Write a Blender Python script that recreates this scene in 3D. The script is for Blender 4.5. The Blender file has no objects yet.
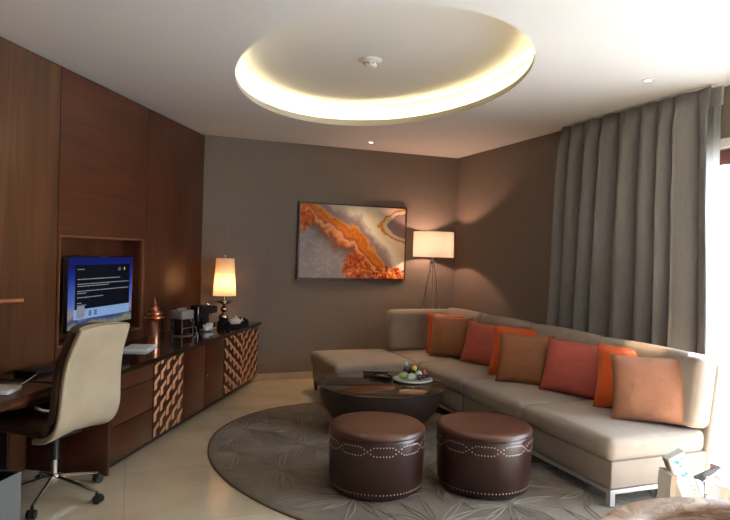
import bpy, bmesh, math, random
from mathutils import Vector, Matrix, noise
random.seed(7)
S = bpy.context.scene
COL = S.collection
PI = math.pi
H = 2.855                      # ceiling height
# ------------------------------------------------------------------ camera
cam = bpy.data.objects.new('camera', bpy.data.cameras.new('camera'))
COL.objects.link(cam)
cam.data.sensor_width = 36
cam.data.lens = 618.72 / 730 * 36
cam.data.clip_start = 0.05
_R = Vector((0.9345976930706045, -0.35449700836819675, 0.029309096968397202))
_U = Vector((-0.02369337289399595, 0.020172615182779192, 0.9995157275789078))
_F = Vector((0.3549165763781826, 0.9348395245466925, -0.010454049803952793))
m = Matrix((_R, _U, -_F)).transposed().to_4x4()
m.translation = (0, 0, 1.55)
cam.matrix_world = m
S.camera = cam
# ------------------------------------------------------------------ light and exposure
S.view_settings.view_transform = 'Standard'
S.view_settings.look = 'None'
S.view_settings.gamma = 1
S.view_settings.use_curve_mapping = False
S.view_settings.exposure = 0.1
world = bpy.data.worlds.new('sky'); S.world = world; world.use_nodes = True
bg = world.node_tree.nodes['Background']
bg.inputs[0].default_value = (0.74, 0.87, 1.0, 1); bg.inputs[1].default_value = 14.0


def light(kind, name, loc, energy, color, target=None, **kw):
    d = bpy.data.lights.new(name, kind); d.energy = energy; d.color = color
    for k, v in kw.items(): setattr(d, k, v)
    o = bpy.data.objects.new(name, d); COL.objects.link(o); o.location = loc
    if target is not None:
        o.rotation_euler = (Vector(target) - Vector(loc)).to_track_quat('-Z', 'Y').to_euler()
    return o


WARM = (1.0, 0.62, 0.36)
SOFTWARM = (1.0, 0.75, 0.52)
light('SUN', 'sun', (8, 0, 8), 50.0, (1.0, 0.99, 0.97), (8 - 0.85, -0.38, 8 - 1.0), angle=0.01)
win = light('AREA', 'window_daylight', (4.3, 1.7, 1.25), 10, (0.9, 0.95, 1.0), (0, 1.7, 1.25), shape='RECTANGLE', size=2.3, size_y=3.3)
win.data.cycles.is_portal = True

S.cycles.max_bounces = 8
S.cycles.diffuse_bounces = 5
S.cycles.sample_clamp_indirect = 4.0
S.cycles.caustics_reflective = False
S.cycles.caustics_refractive = False
S.cycles.use_denoising = True


# ------------------------------------------------------------------ materials
def mat(name, col, rough=0.5, metal=0.0, coat=0.0, emis=None, es=0.0, sheen=0.0, spec=0.5, **kw):
    m = bpy.data.materials.new(name); m.use_nodes = True
    b = m.node_tree.nodes['Principled BSDF']
    b.inputs['Base Color'].default_value = (*col, 1)
    b.inputs['Roughness'].default_value = rough
    b.inputs['Metallic'].default_value = metal
    b.inputs['Coat Weight'].default_value = coat
    b.inputs['Coat Roughness'].default_value = 0.12
    b.inputs['Specular IOR Level'].default_value = spec
    b.inputs['Sheen Weight'].default_value = sheen
    if emis:
        b.inputs['Emission Color'].default_value = (*emis, 1)
        b.inputs['Emission Strength'].default_value = es
    for k, v in kw.items(): b.inputs[k].default_value = v
    m.diffuse_color = (*col, 1)
    return m


def nodes(m): return m.node_tree.nodes, m.node_tree.links, m.node_tree.nodes['Principled BSDF']


def noise_col(m, cols, scale=(5, 5, 5), detail=6, pos=None, bump=0.0, bscale=None, dist=0.02, rot=(0, 0, 0), nrough=0.6, distort=0.0):
    """colour ramp driven by (anisotropic) noise in object space, plus optional bump"""
    N, L, b = nodes(m)
    tc = N.new('ShaderNodeTexCoord'); mp = N.new('ShaderNodeMapping')
    mp.inputs['Scale'].default_value = scale; mp.inputs['Rotation'].default_value = rot
    L.new(tc.outputs['Object'], mp.inputs[0])
    n = N.new('ShaderNodeTexNoise'); n.inputs['Scale'].default_value = 1; n.inputs['Detail'].default_value = detail
    n.inputs['Roughness'].default_value = nrough; n.inputs['Distortion'].default_value = distort
    L.new(mp.outputs[0], n.inputs['Vector'])
    r = N.new('ShaderNodeValToRGB')
    k = len(cols); pos = pos or [0.3 + 0.4 * i / (k - 1) for i in range(k)]
    while len(r.color_ramp.elements) < k: r.color_ramp.elements.new(0.5)
    for e, c, p_ in zip(r.color_ramp.elements, cols, pos): e.position = p_; e.color = (*c, 1)
    L.new(n.outputs['Fac'], r.inputs[0]); L.new(r.outputs[0], b.inputs['Base Color'])
    if bump:
        n2 = N.new('ShaderNodeTexNoise'); n2.inputs['Detail'].default_value = 3
        mp2 = N.new('ShaderNodeMapping'); mp2.inputs['Scale'].default_value = bscale or scale
        L.new(tc.outputs['Object'], mp2.inputs[0]); L.new(mp2.outputs[0], n2.inputs['Vector']); n2.inputs['Scale'].default_value = 1
        bp = N.new('ShaderNodeBump'); bp.inputs['Strength'].default_value = bump; bp.inputs['Distance'].default_value = dist
        L.new(n2.outputs['Fac'], bp.inputs['Height']); L.new(bp.outputs[0], b.inputs['Normal'])
    return m


def wood(name, a, b_, c, vertical=True, rough=0.38, coat=0.08):
    sc = (16, 16, 0.9) if vertical else (0.9, 16, 16)
    return noise_col(mat(name, b_, rough, coat=coat), [a, b_, c], sc, 8, [0.3, 0.52, 0.72], distort=0.6)


WD = ((0.030, 0.0066, 0.0022), (0.058, 0.0136, 0.0042), (0.092, 0.024, 0.0078))
M = {}
M['wood_v'] = wood('walnut_vertical', *WD)
M['wood_v2'] = wood('walnut_vertical_lighter', (0.045, 0.016, 0.006), (0.080, 0.030, 0.0115), (0.122, 0.048, 0.019))
M['wood_h'] = wood('walnut_horizontal', *WD, vertical=False)
M['wood_door'] = wood('walnut_cabinet', (0.034, 0.0066, 0.0025), (0.056, 0.0120, 0.0042), (0.080, 0.0185, 0.007), rough=0.3)
M['wood_drawer'] = wood('walnut_drawer', (0.032, 0.0095, 0.0045), (0.056, 0.017, 0.0075), (0.085, 0.028, 0.012), vertical=False, rough=0.3)
M['wood_dark'] = wood('walnut_dark', (0.014, 0.006, 0.004), (0.024, 0.010, 0.006), (0.034, 0.014, 0.008))
M['top_gloss'] = mat('dark_glossy_top', (0.018, 0.009, 0.006), 0.07, coat=0.6)
M['trim_wood'] = mat('niche_trim', (0.20, 0.085, 0.04), 0.3)
M['black'] = mat('black_plastic', (0.008, 0.008, 0.009), 0.35)
M['blackgloss'] = mat('black_gloss', (0.006, 0.006, 0.007), 0.08, coat=0.5)
M['groove'] = mat('groove_black', (0.006, 0.003, 0.002), 0.8)
M['chrome'] = mat('chrome', (0.82, 0.82, 0.84), 0.12, 1.0)
M['satin'] = mat('satin_steel', (0.62, 0.62, 0.62), 0.32, 0.75)
M['steel'] = mat('brushed_steel', (0.46, 0.45, 0.43), 0.35, 0.6)
M['copper'] = mat('polished_copper', (0.66, 0.29, 0.17), 0.28, 1.0)
M['inlay'] = mat('bronze_inlay', (0.62, 0.30, 0.14), 0.45)
M['inlay_bed'] = mat('inlay_bed', (0.035, 0.010, 0.006), 0.45)
M['wall'] = noise_col(mat('taupe_wallpaper', (0.2, 0.165, 0.13), 0.75), [(0.168, 0.137, 0.112), (0.188, 0.155, 0.128)], (60, 60, 14), 3, bump=0.15, bscale=(220, 220, 220), dist=0.003)
M['ceiling'] = mat('ceiling_paint', (0.88, 0.87, 0.865), 0.9)
M['cove'] = mat('cove_paint', (0.82, 0.78, 0.66), 0.9)
M['led'] = mat('led_strip', (1, 0.9, 0.6), 0.5, emis=(1.0, 0.84, 0.50), es=105)
M['marble_trim'] = noise_col(mat('baseboard_marble', (0.45, 0.36, 0.26), 0.15), [(0.40, 0.31, 0.22), (0.52, 0.42, 0.31)], (3, 3, 3))
M['white'] = mat('white_paint', (0.8, 0.79, 0.77), 0.4)
M['white_gloss'] = mat('white_porcelain', (0.85, 0.83, 0.80), 0.12, coat=0.4)
M['sofa'] = noise_col(mat('sofa_fabric', (0.36, 0.27, 0.2), 0.85, sheen=0.08), [(0.255, 0.205, 0.165), (0.295, 0.24, 0.197)], (9, 9, 9), 5, bump=0.3, bscale=(260, 260, 260), dist=0.003)
M['sofa_base'] = noise_col(mat('sofa_base_fabric', (0.3, 0.23, 0.17), 0.85, sheen=0.05), [(0.225, 0.182, 0.147), (0.26, 0.212, 0.174)], (9, 9, 9), 5, bump=0.3, bscale=(260, 260, 260), dist=0.003)


def cushion_mat(name, c, rough=0.7, sheen=0.04, spec=0.3):
    d = tuple(x * 0.82 for x in c)
    return noise_col(mat(name, c, rough, sheen=sheen, spec=spec), [d, c], (10, 10, 10), 4, bump=0.5, bscale=(7, 7, 7), dist=0.03)


M['c_brown'] = cushion_mat('cushion_brown', (0.235, 0.088, 0.034), 0.6)
M['c_tan'] = cushion_mat('cushion_tan', (0.31, 0.135, 0.077), 0.7)
M['c_orange'] = cushion_mat('cushion_orange', (0.52, 0.075, 0.009), 0.42, 0.1)
M['c_rose'] = cushion_mat('cushion_rose', (0.36, 0.070, 0.050), 0.65)
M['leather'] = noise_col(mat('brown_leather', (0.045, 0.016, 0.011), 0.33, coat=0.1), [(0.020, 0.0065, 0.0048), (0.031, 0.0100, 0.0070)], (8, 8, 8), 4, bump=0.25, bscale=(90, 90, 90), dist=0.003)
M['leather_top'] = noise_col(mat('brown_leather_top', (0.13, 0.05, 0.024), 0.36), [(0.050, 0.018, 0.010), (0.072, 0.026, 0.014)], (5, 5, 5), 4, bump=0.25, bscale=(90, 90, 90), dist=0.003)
M['stud'] = mat('nailhead_nickel', (0.85, 0.66, 0.55), 0.3, 0.6)
M['cream_leather'] = noise_col(mat('cream_leather', (0.5, 0.4, 0.28), 0.4), [(0.36, 0.285, 0.195), (0.41, 0.33, 0.23)], (6, 6, 6), 4, bump=0.2, bscale=(60, 60, 60), dist=0.003)
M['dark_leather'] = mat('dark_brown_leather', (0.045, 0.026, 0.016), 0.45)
M['table_body'] = noise_col(mat('espresso_leather', (0.03, 0.018, 0.014), 0.4), [(0.026, 0.015, 0.012), (0.036, 0.021, 0.016)], (8, 8, 8), 3, bump=0.2, bscale=(120, 120, 120), dist=0.002)
M['curtain'] = noise_col(mat('curtain_fabric', (0.25, 0.21, 0.17), 0.8, sheen=0.1), [(0.160, 0.151, 0.144), (0.190, 0.180, 0.172)], (50, 50, 9), 4, bump=0.25, bscale=(180, 180, 180), dist=0.003)
M['bin'] = mat('grey_bin', (0.13, 0.132, 0.13), 0.45)
M['grey'] = mat('grey_plastic', (0.30, 0.32, 0.35), 0.4)
M['paper'] = mat('white_paper', (0.88, 0.88, 0.88), 0.5)
M['teal'] = mat('teal_print', (0.10, 0.45, 0.50), 0.5)
M['beige_edge'] = mat('beige_edge', (0.36, 0.29, 0.22), 0.5)
M['frame_red'] = mat('window_frame_wood', (0.13, 0.045, 0.035), 0.4)
M['armchair_wood'] = noise_col(mat('striped_fabric', (0.42, 0.3, 0.21), 0.5), [(0.20, 0.105, 0.06), (0.40, 0.26, 0.175), (0.24, 0.13, 0.075), (0.58, 0.43, 0.32)], (7, 7, 34), 5, [0.38, 0.47, 0.52, 0.60], distort=1.0)
M['outside'] = mat('pale_terrace', (0.75, 0.74, 0.72), 0.8)

# marble floor with tile joints
fm = mat('polished_marble', (0.5, 0.42, 0.3), 0.09, spec=0.55); M['floor'] = fm
N, L, b = nodes(fm)
tc = N.new('ShaderNodeTexCoord'); mp = N.new('ShaderNodeMapping'); mp.inputs['Rotation'].default_value = (0, 0, math.radians(0))
L.new(tc.outputs['Object'], mp.inputs[0])
n1 = N.new('ShaderNodeTexNoise'); n1.inputs['Scale'].default_value = 1.6; n1.inputs['Detail'].default_value = 8; n1.inputs['Distortion'].default_value = 1.5
L.new(mp.outputs[0], n1.inputs['Vector'])
r1 = N.new('ShaderNodeValToRGB'); r1.color_ramp.elements[0].position = 0.3; r1.color_ramp.elements[1].position = 0.7
r1.color_ramp.elements[0].color = (0.54, 0.44, 0.305, 1); r1.color_ramp.elements[1].color = (0.66, 0.56, 0.415, 1)
L.new(n1.outputs['Fac'], r1.inputs[0])
br = N.new('ShaderNodeTexBrick'); br.offset = 0; br.inputs['Scale'].default_value = 1
br.inputs['Brick Width'].default_value = 0.9; br.inputs['Row Height'].default_value = 0.9; br.inputs['Mortar Size'].default_value = 0.0025
br.inputs['Color1'].default_value = (1, 1, 1, 1); br.inputs['Color2'].default_value = (0.93, 0.93, 0.93, 1); br.inputs['Mortar'].default_value = (0.74, 0.70, 0.66, 1)
L.new(mp.outputs[0], br.inputs['Vector'])
mx = N.new('ShaderNodeMix'); mx.data_type = 'RGBA'; mx.blend_type = 'MULTIPLY'; mx.inputs['Factor'].default_value = 1
L.new(r1.outputs[0], mx.inputs['A']); L.new(br.outputs['Color'], mx.inputs['B']); L.new(mx.outputs['Result'], b.inputs['Base Color'])

# rug: cut pile with a soft sheen
M['rug'] = noise_col(mat('rug_pile', (0.2, 0.155, 0.11), 0.9, sheen=0.1), [(0.085, 0.064, 0.044), (0.12, 0.092, 0.065), (0.15, 0.118, 0.086)], (2.2, 2.2, 2.2), 5, [0.3, 0.5, 0.7], bump=0.6, bscale=(160, 160, 160), dist=0.006)
M['rug_line'] = noise_col(mat('rug_silk_line', (0.3, 0.25, 0.19), 0.6, sheen=0.15), [(0.15, 0.12, 0.087), (0.19, 0.155, 0.115)], (6, 6, 6), 3, bump=0.4, bscale=(200, 200, 200), dist=0.003)
M['rug_edge'] = mat('rug_binding', (0.07, 0.05, 0.033), 0.9)


def shade_mat(name, col, glow, gs):
    m = bpy.data.materials.new(name); m.use_nodes = True
    N, L = m.node_tree.nodes, m.node_tree.links
    N.remove(N['Principled BSDF'])
    d = N.new('ShaderNodeBsdfDiffuse'); t = N.new('ShaderNodeBsdfTranslucent')
    d.inputs[0].default_value = (*col, 1); t.inputs[0].default_value = (*col, 1)
    mx = N.new('ShaderNodeMixShader'); mx.inputs[0].default_value = gs
    L.new(d.outputs[0], mx.inputs[1]); L.new(t.outputs[0], mx.inputs[2])
    L.new(mx.outputs[0], N['Material Output'].inputs[0])
    return m


M['shade'] = shade_mat('linen_shade', (0.84, 0.70, 0.58), None, 0.16)
M['shade2'] = shade_mat('ivory_shade', (0.86, 0.66, 0.46), None, 0.30)
M['sheer'] = shade_mat('sheer_voile', (0.95, 0.95, 0.94), None, 0.88)
M['bulb'] = mat('lamp_bulb', (1, 0.9, 0.7), 0.5, emis=(1.0, 0.60, 0.30), es=150)
M['bulb_big'] = mat('floor_lamp_bulb', (1, .9, .8), 0.5, emis=(1.0, 0.58, 0.40), es=640)
M['mercury'] = mat('mercury_glass', (0.62, 0.50, 0.40), 0.1, 1.0)
M['spot_on'] = mat('downlight_lens', (1, 1, 1), 0.4, emis=(1.0, 0.85, 0.65), es=6)


# ------------------------------------------------------------------ mesh helpers
def finish(bm, name, material, parent=None, smooth=None, loc=None, rotz=None):
    bmesh.ops.recalc_face_normals(bm, faces=bm.faces)
    me = bpy.data.meshes.new(name); bm.to_mesh(me); bm.free()
    o = bpy.data.objects.new(name, me); COL.objects.link(o)
    mats = material if isinstance(material, (list, tuple)) else [material]
    for mm in mats: me.materials.append(M[mm] if isinstance(mm, str) else mm)
    if smooth is not None:
        for p_ in me.polygons: p_.use_smooth = True
        me.set_sharp_from_angle(angle=math.radians(smooth))
    if parent: o.parent = parent
    if loc: o.location = loc
    if rotz is not None: o.rotation_euler = (0, 0, rotz)
    return o


def box(bm, x0, x1, y0, y1, z0, z1, bev=0.0, seg=2, mtx=None, mi=0):
    r = bmesh.ops.create_cube(bm, size=1)
    vs = r['verts']
    for v in vs: v.co = Vector(((x0 + x1) / 2 + v.co.x * (x1 - x0), (y0 + y1) / 2 + v.co.y * (y1 - y0), (z0 + z1) / 2 + v.co.z * (z1 - z0)))
    fs = list({f for v in vs for f in v.link_faces})
    for f in fs: f.material_index = mi
    if bev:
        es = list({e for v in vs for e in v.link_edges})
        r2 = bmesh.ops.bevel(bm, geom=es, offset=bev, segments=seg, affect='EDGES', profile=0.5)
        vs = list({v for f in r2['faces'] for v in f.verts} | {v for v in vs if v.is_valid})
    if mtx is not None:
        bmesh.ops.transform(bm, matrix=mtx, verts=[v for v in vs if v.is_valid])
    return vs


def softbox(bm, x0, x1, y0, y1, z0, z1, r=0.04, bulge=0.0, n=14, mtx=None, side=0.0):
    """rounded upholstery block: crowned top, slightly full sides"""
    c = Vector(((x0 + x1) / 2, (y0 + y1) / 2, (z0 + z1) / 2)); h = Vector((x1 - x0, y1 - y0, z1 - z0)) / 2
    rr = min(r, h.x * .95, h.y * .95, h.z * .95)
    cache = {}
    def vert(p):
        k = tuple(round(q, 5) for q in p)
        if k in cache: return cache[k]
        q = Vector((p[0] * h.x, p[1] * h.y, p[2] * h.z))
        inner = Vector([max(-(h[i] - rr), min(h[i] - rr, q[i])) for i in range(3)])
        d = q - inner
        if d.length > 1e-9: q = inner + d.normalized() * rr
        u, v, w = p
        q.z += bulge * (1 - u * u) * (1 - v * v) * (1 if w > 0 else 0) * max(0, w)
        if side:
            q.x += math.copysign(side, u) * abs(u) ** 3 * (1 - v * v) * (1 - w * w)
            q.y += math.copysign(side, v) * abs(v) ** 3 * (1 - u * u) * (1 - w * w)
        co = c + q
        if mtx is not None: co = mtx @ co
        cache[k] = bm.verts.new(co); return cache[k]
    # parameter stops concentrated near the edges
    def stops(hh):
        k = rr / hh; a = [-1, -1 + k * .25, -1 + k * .55, -1 + k]
        mid = [(-1 + k) + (2 - 2 * k) * i / n for i in range(1, n)]
        return a + mid + [-x for x in reversed(a)]
    sx, sy, sz = stops(h.x), stops(h.y), stops(h.z)
    def quad(f, A, B):
        for i in range(len(A) - 1):
            for j in range(len(B) - 1):
                vs = [vert(f(A[i], B[j])), vert(f(A[i + 1], B[j])), vert(f(A[i + 1], B[j + 1])), vert(f(A[i], B[j + 1]))]
                if len(set(vs)) == 4: 
                    try: bm.faces.new(vs)
                    except ValueError: pass
    for s in (-1, 1):
        quad(lambda a, b_: (s, a, b_), sy, sz); quad(lambda a, b_: (a, s, b_), sx, sz); quad(lambda a, b_: (a, b_, s), sx, sy)


def lathe(bm, prof, n=48, c=(0, 0, 0), cap=True, sx=1, sy=1):
    rings = []
    for r, z in prof:
        if r < 1e-5: rings.append([bm.verts.new((c[0], c[1], c[2] + z))])
        else: rings.append([bm.verts.new((c[0] + sx * r * math.cos(2 * PI * i / n), c[1] + sy * r * math.sin(2 * PI * i / n), c[2] + z)) for i in range(n)])
    for a, b_ in zip(rings, rings[1:]):
        for i in range(n):
            j = (i + 1) % n
            if len(a) == 1 and len(b_) == 1: continue
            if len(a) == 1: bm.faces.new((a[0], b_[j], b_[i]))
            elif len(b_) == 1: bm.faces.new((a[i], a[j], b_[0]))
            else: bm.faces.new((a[i], a[j], b_[j], b_[i]))
    if cap:
        if len(rings[0]) > 1: bm.faces.new(list(reversed(rings[0])))
        if len(rings[-1]) > 1: bm.faces.new(rings[-1])


def tube(bm, pts, r, n=10, cap=True):
    pts = [Vector(p_) for p_ in pts]; rs = r if isinstance(r, (list, tuple)) else [r] * len(pts)
    up = Vector((0, 0, 1)); rings = []
    for i, p_ in enumerate(pts):
        t = (pts[min(i + 1, len(pts) - 1)] - pts[max(i - 1, 0)]).normalized()
        ref = up if abs(t.z) < 0.95 else Vector((1, 0, 0))
        a = t.cross(ref).normalized(); b_ = t.cross(a).normalized()
        rings.append([bm.verts.new(p_ + (a * math.cos(2 * PI * k / n) + b_ * math.sin(2 * PI * k / n)) * rs[i]) for k in range(n)])
    for a, b_ in zip(rings, rings[1:]):
        for k in range(n): bm.faces.new((a[k], a[(k + 1) % n], b_[(k + 1) % n], b_[k]))
    if cap: bm.faces.new(rings[0]); bm.faces.new(list(reversed(rings[-1])))


def prism(bm, pts, z0, z1, mtx=None, mi=0):
    a = [bm.verts.new((x, y, z0)) for x, y in pts]; b_ = [bm.verts.new((x, y, z1)) for x, y in pts]
    f = [bm.faces.new(list(reversed(a))), bm.faces.new(b_)]
    for i in range(len(pts)):
        j = (i + 1) % len(pts); f.append(bm.faces.new((a[i], a[j], b_[j], b_[i])))
    for q in f: q.material_index = mi
    if mtx is not None: bmesh.ops.transform(bm, matrix=mtx, verts=a + b_)


def sphere(bm, c, r, n=12, sc=(1, 1, 1)):
    rr = bmesh.ops.create_uvsphere(bm, u_segments=n, v_segments=max(6, n * 2 // 3), radius=r)
    for v in rr['verts']: v.co = Vector((c[0] + v.co.x * sc[0], c[1] + v.co.y * sc[1], c[2] + v.co.z * sc[2]))


def thing(name, label, cat, loc=(0, 0, 0), rotz=0, group=None):
    o = bpy.data.objects.new(name, None); COL.objects.link(o); o.empty_display_size = 0.1
    o.location = loc; o.rotation_euler = (0, 0, rotz)
    o['label'] = label; o['category'] = cat
    if group: o['group'] = group
    return o


def tag(o, label, cat, group=None):
    o['label'] = label; o['category'] = cat
    if group: o['group'] = group
    return o


def struct(o): o['kind'] = 'structure'; return o


def B(name, material, parent, dims, bev=0.0, seg=2, smooth=None):
    bm = bmesh.new(); box(bm, *dims, bev=bev, seg=seg)
    return finish(bm, name, material, parent, smooth if smooth is not None else (40 if bev else None))


# ------------------------------------------------------------------ room shell
# frame of the wood-panelled wall: local x runs along the wall towards the far corner, -y points into the room
W0 = Vector((0.7685, 7.307, 0)); LA = math.radians(28.896)
WROT = PI / 2 - LA
WL = Vector((math.sin(LA), math.cos(LA), 0)); WN = Vector((math.cos(LA), -math.sin(LA), 0))
def wp(s, off, z=0): return W0 + WL * s + WN * off + Vector((0, 0, z))
D, R = 7.307, 4.06
YB = -1.3

bm = bmesh.new(); box(bm, -4.6, R + 0.25, YB - 0.1, D + 0.1, -0.1, 0.0); struct(finish(bm, 'floor', 'floor'))
bm = bmesh.new(); box(bm, R + 0.25, R + 5, YB - 6, D + 4, -0.12, -0.02); struct(finish(bm, 'trim_1', 'outside'))  # terrace slab beyond the window

# far wall, right wall with a window opening, wall behind the camera
bm = bmesh.new(); box(bm, 0.3, R + 0.25, D, D + 0.15, 0, H); struct(finish(bm, 'wall_far', 'wall'))
WY0, WY1, WZ = 0.0, 3.62, 2.40
bm = bmesh.new()
box(bm, R, R + 0.25, WY1, D, 0, H); box(bm, R, R + 0.25, YB, WY0, 0, H); box(bm, R, R + 0.25, WY0, WY1, WZ, H)
struct(finish(bm, 'wall_right', 'wall'))
bm = bmesh.new(); box(bm, -4.6, R + 0.25, YB - 0.15, YB, 0, H); struct(finish(bm, 'wall_back', 'wall'))

# ceiling with an oval opening
EC = (1.728, 4.467); EA, EB, ER = 1.58, 1.05, -0.1253   # long semi-axis along +y rotated slightly
def ell(t, grow=0.0, z=H):
    a, b_ = (EA + grow) * math.sin(t), (EB + grow) * math.cos(t)      # a along long axis
    dx, dy = 0.125, 0.992
    return Vector((EC[0] + a * dx + b_ * dy, EC[1] + a * dy - b_ * dx, z))
NE = 160
def rectpt(p_, z):
    c = Vector((EC[0], EC[1], z)); d = Vector((p_.x, p_.y, z)) - c; k = 1e9
    for lim, q in (((R + 0.25) - EC[0], d.x), ((-4.7) - EC[0], d.x), ((D + 0.15) - EC[1], d.y), ((YB - 0.15) - EC[1], d.y)):
        if abs(q) > 1e-9 and lim / q > 0: k = min(k, lim / q)
    return c + d * k
bm = bmesh.new()
ts = [2 * PI * i / NE for i in range(NE)]
inn = [bm.verts.new(ell(t)) for t in ts]
lip = [bm.verts.new(ell(t, 0, H + 0.04)) for t in ts]
led = [bm.verts.new(ell(t, 0.13, H + 0.04)) for t in ts]
out = [bm.verts.new(rectpt(ell(t), H)) for t in ts]
corners = [(R + 0.25, D + 0.15), (-4.7, D + 0.15), (-4.7, YB - 0.15), (R + 0.25, YB - 0.15)]
for i in range(NE):
    j = (i + 1) % NE
    bm.faces.new((inn[i], inn[j], out[j], out[i]))
    f = bm.faces.new((inn[i], lip[i], lip[j], inn[j])); f.material_index = 1
    f = bm.faces.new((lip[i], led[i], led[j], lip[j])); f.material_index = 1
    a, b_ = out[i].co, out[j].co
    if abs(a.x - b_.x) > 1e-4 and abs(a.y - b_.y) > 1e-4:      # fill the corner of the slab
        for cx, cy in corners:
            if (abs(a.x - cx) < 1e-4 or abs(a.y - cy) < 1e-4) and (abs(b_.x - cx) < 1e-4 or abs(b_.y - cy) < 1e-4):
                v = bm.verts.new((cx, cy, H)); bm.faces.new((out[i], out[j], v)); break
ceil_o = struct(finish(bm, 'ceiling', ['ceiling', 'cove']))
HC = 3.10
bm = bmesh.new()
w0 = [bm.verts.new(ell(t, 0.13, H + 0.04)) for t in ts]; w1 = [bm.verts.new(ell(t, 0.13, HC)) for t in ts]
for i in range(NE):
    j = (i + 1) % NE; f = bm.faces.new((w0[i], w1[i], w1[j], w0[j])); f.material_index = 1
bm.faces.new(list(reversed(w1)))
struct(finish(bm, 'trim_2', ['ceiling', 'cove'], ceil_o)); 
bm = bmesh.new(); box(bm, -4.8, R + 0.3, YB - 0.2, D + 0.2, HC + 0.12, HC + 0.2); struct(finish(bm, 'trim_3', 'ceiling', ceil_o))
bm = bmesh.new()
def ring_band(bm, prof):
    q = [[bm.verts.new(ell(t, g, H + z)) for t in ts] for g, z in prof]
    for a, b_ in zip(q, q[1:] + q[:1]):
        for i in range(NE): bm.faces.new((a[i], a[(i + 1) % NE], b_[(i + 1) % NE], b_[i]))
ring_band(bm, ((0.032, 0.0405), (0.032, 0.068), (0.036, 0.068), (0.036, 0.0405)))
struct(finish(bm, 'trim_5', 'cove', ceil_o)); bm = bmesh.new()
ring_band(bm, ((0.037, 0.042), (0.037, 0.064), (0.041, 0.064), (0.041, 0.042)))
led_o = finish(bm, 'cove_light_strip', 'led'); tag(led_o, 'warm light strip hidden in the oval ceiling recess', 'cove light')

# wood panelled wall (left)
wl = bpy.data.objects.new('wall_left', None); COL.objects.link(wl); wl.location = W0; wl.rotation_euler = (0, 0, WROT); struct(wl)
NX0, NX1, NZ0, NZ1 = -2.585, -1.365, 0.80, 1.61
def wpart(name, material, dims, bev=0.0): return struct(B(name, material, wl, dims, bev))
bm = bmesh.new()
box(bm, -9.8, NX0, 0.02, 0.3, 0, H); box(bm, NX1, -0.0, 0.02, 0.3, 0, H)
box(bm, NX0, NX1, 0.02, 0.3, 0, NZ0); box(bm, NX0, NX1, 0.02, 0.3, NZ1, H); box(bm, NX0, NX1, 0.2, 0.3, NZ0, NZ1)
struct(finish(bm, 'backing', 'groove', wl))
G = 0.004
wpart('wood_panel', 'wood_v2', (-4.30, -2.62 - G, 0, 0.02, 0, H - 0.012), 0.002)
wpart('wood_panel', 'wood_v2', (-6.0, -4.30 - 2 * G, 0, 0.02, 0, H - 0.012), 0.002)
wpart('wood_panel', 'wood_v', (-9.8, -6.0 - 2 * G, 0, 0.02, 0, H - 0.012), 0.002)
wpart('wood_panel', 'wood_v', (-1.305 + G, -0.004, 0, 0.02, 0, H - 0.012), 0.002)
bm = bmesh.new()
box(bm, -2.62 + G, -1.305 - G, 0, 0.02, NZ1 + 0.012, H - 0.012); box(bm, -2.62 + G, NX0 - 0.012, 0, 0.02, 0, NZ1 + 0.012)
box(bm, NX1 + 0.012, -1.305 - G, 0, 0.02, 0, NZ1 + 0.012); box(bm, NX0 - 0.012, NX1 + 0.012, 0, 0.02, 0, NZ0 - 0.012)
struct(finish(bm, 'wood_panel', 'wood_h', wl))
bm = bmesh.new()      # thin pale trim around the niche
for d in ((NX0 - 0.012, NX1 + 0.012, -0.003, 0.03, NZ1, NZ1 + 0.012), (NX0 - 0.012, NX1 + 0.012, -0.003, 0.03, NZ0 - 0.012, NZ0),
          (NX0 - 0.012, NX0, -0.003, 0.03, NZ0, NZ1), (NX1, NX1 + 0.012, -0.003, 0.03, NZ0, NZ1)): box(bm, *d)
struct(finish(bm, 'niche_trim', 'trim_wood', wl))
bm = bmesh.new()
box(bm, NX0, NX1, 0.19, 0.2, NZ0, NZ1); box(bm, NX0, NX0 + .01, 0.03, 0.19, NZ0, NZ1); box(bm, NX1 - .01, NX1, 0.03, 0.19, NZ0, NZ1)
box(bm, NX0, NX1, 0.03, 0.19, NZ0, NZ0 + .01); box(bm, NX0, NX1, 0.03, 0.19, NZ1 - .01, NZ1)
struct(finish(bm, 'niche_lining', 'wood_v', wl))

# baseboards
bm = bmesh.new(); box(bm, 1.10, R, D - 0.015, D, 0, 0.085, bev=0.003); struct(finish(bm, 'baseboard_far', 'marble_trim'))
bm = bmesh.new(); box(bm, R - 0.015, R, WY1 + 0.02, D - 0.015, 0, 0.085, bev=0.003); struct(finish(bm, 'baseboard_right', 'marble_trim'))

# window: red-brown frame, glass, pale header trim
wf = bpy.data.objects.new('window_1', None); COL.objects.link(wf); wf.location = (R + 0.06, WY0, 0); struct(wf)
bm = bmesh.new(); WW = WY1 - WY0
box(bm, 0, .07, 0, WW, WZ - 0.11, WZ, bev=.004); box(bm, 0, .07, 0, 0.08, 0, WZ - .11, bev=.004); box(bm, 0, .07, WW - 0.05, WW, 0, WZ - .11, bev=.004)
box(bm, 0, .07, WW / 2 - .04, WW / 2 + .04, 0, WZ - .11, bev=.004); box(bm, 0, .07, 0.08, WW - .05, 0, 0.05, bev=.004)
struct(finish(bm, 'window_frame', 'frame_red', wf))
gm = bpy.data.materials.new('window_glass'); gm.use_nodes = True
NN, LL = gm.node_tree.nodes, gm.node_tree.links; NN.remove(NN['Principled BSDF'])
tr = NN.new('ShaderNodeBsdfTransparent'); gl = NN.new('ShaderNodeBsdfGlossy'); gl.inputs['Roughness'].default_value = 0.02
ms = NN.new('ShaderNodeMixShader'); ms.inputs[0].default_value = 0.05
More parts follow.
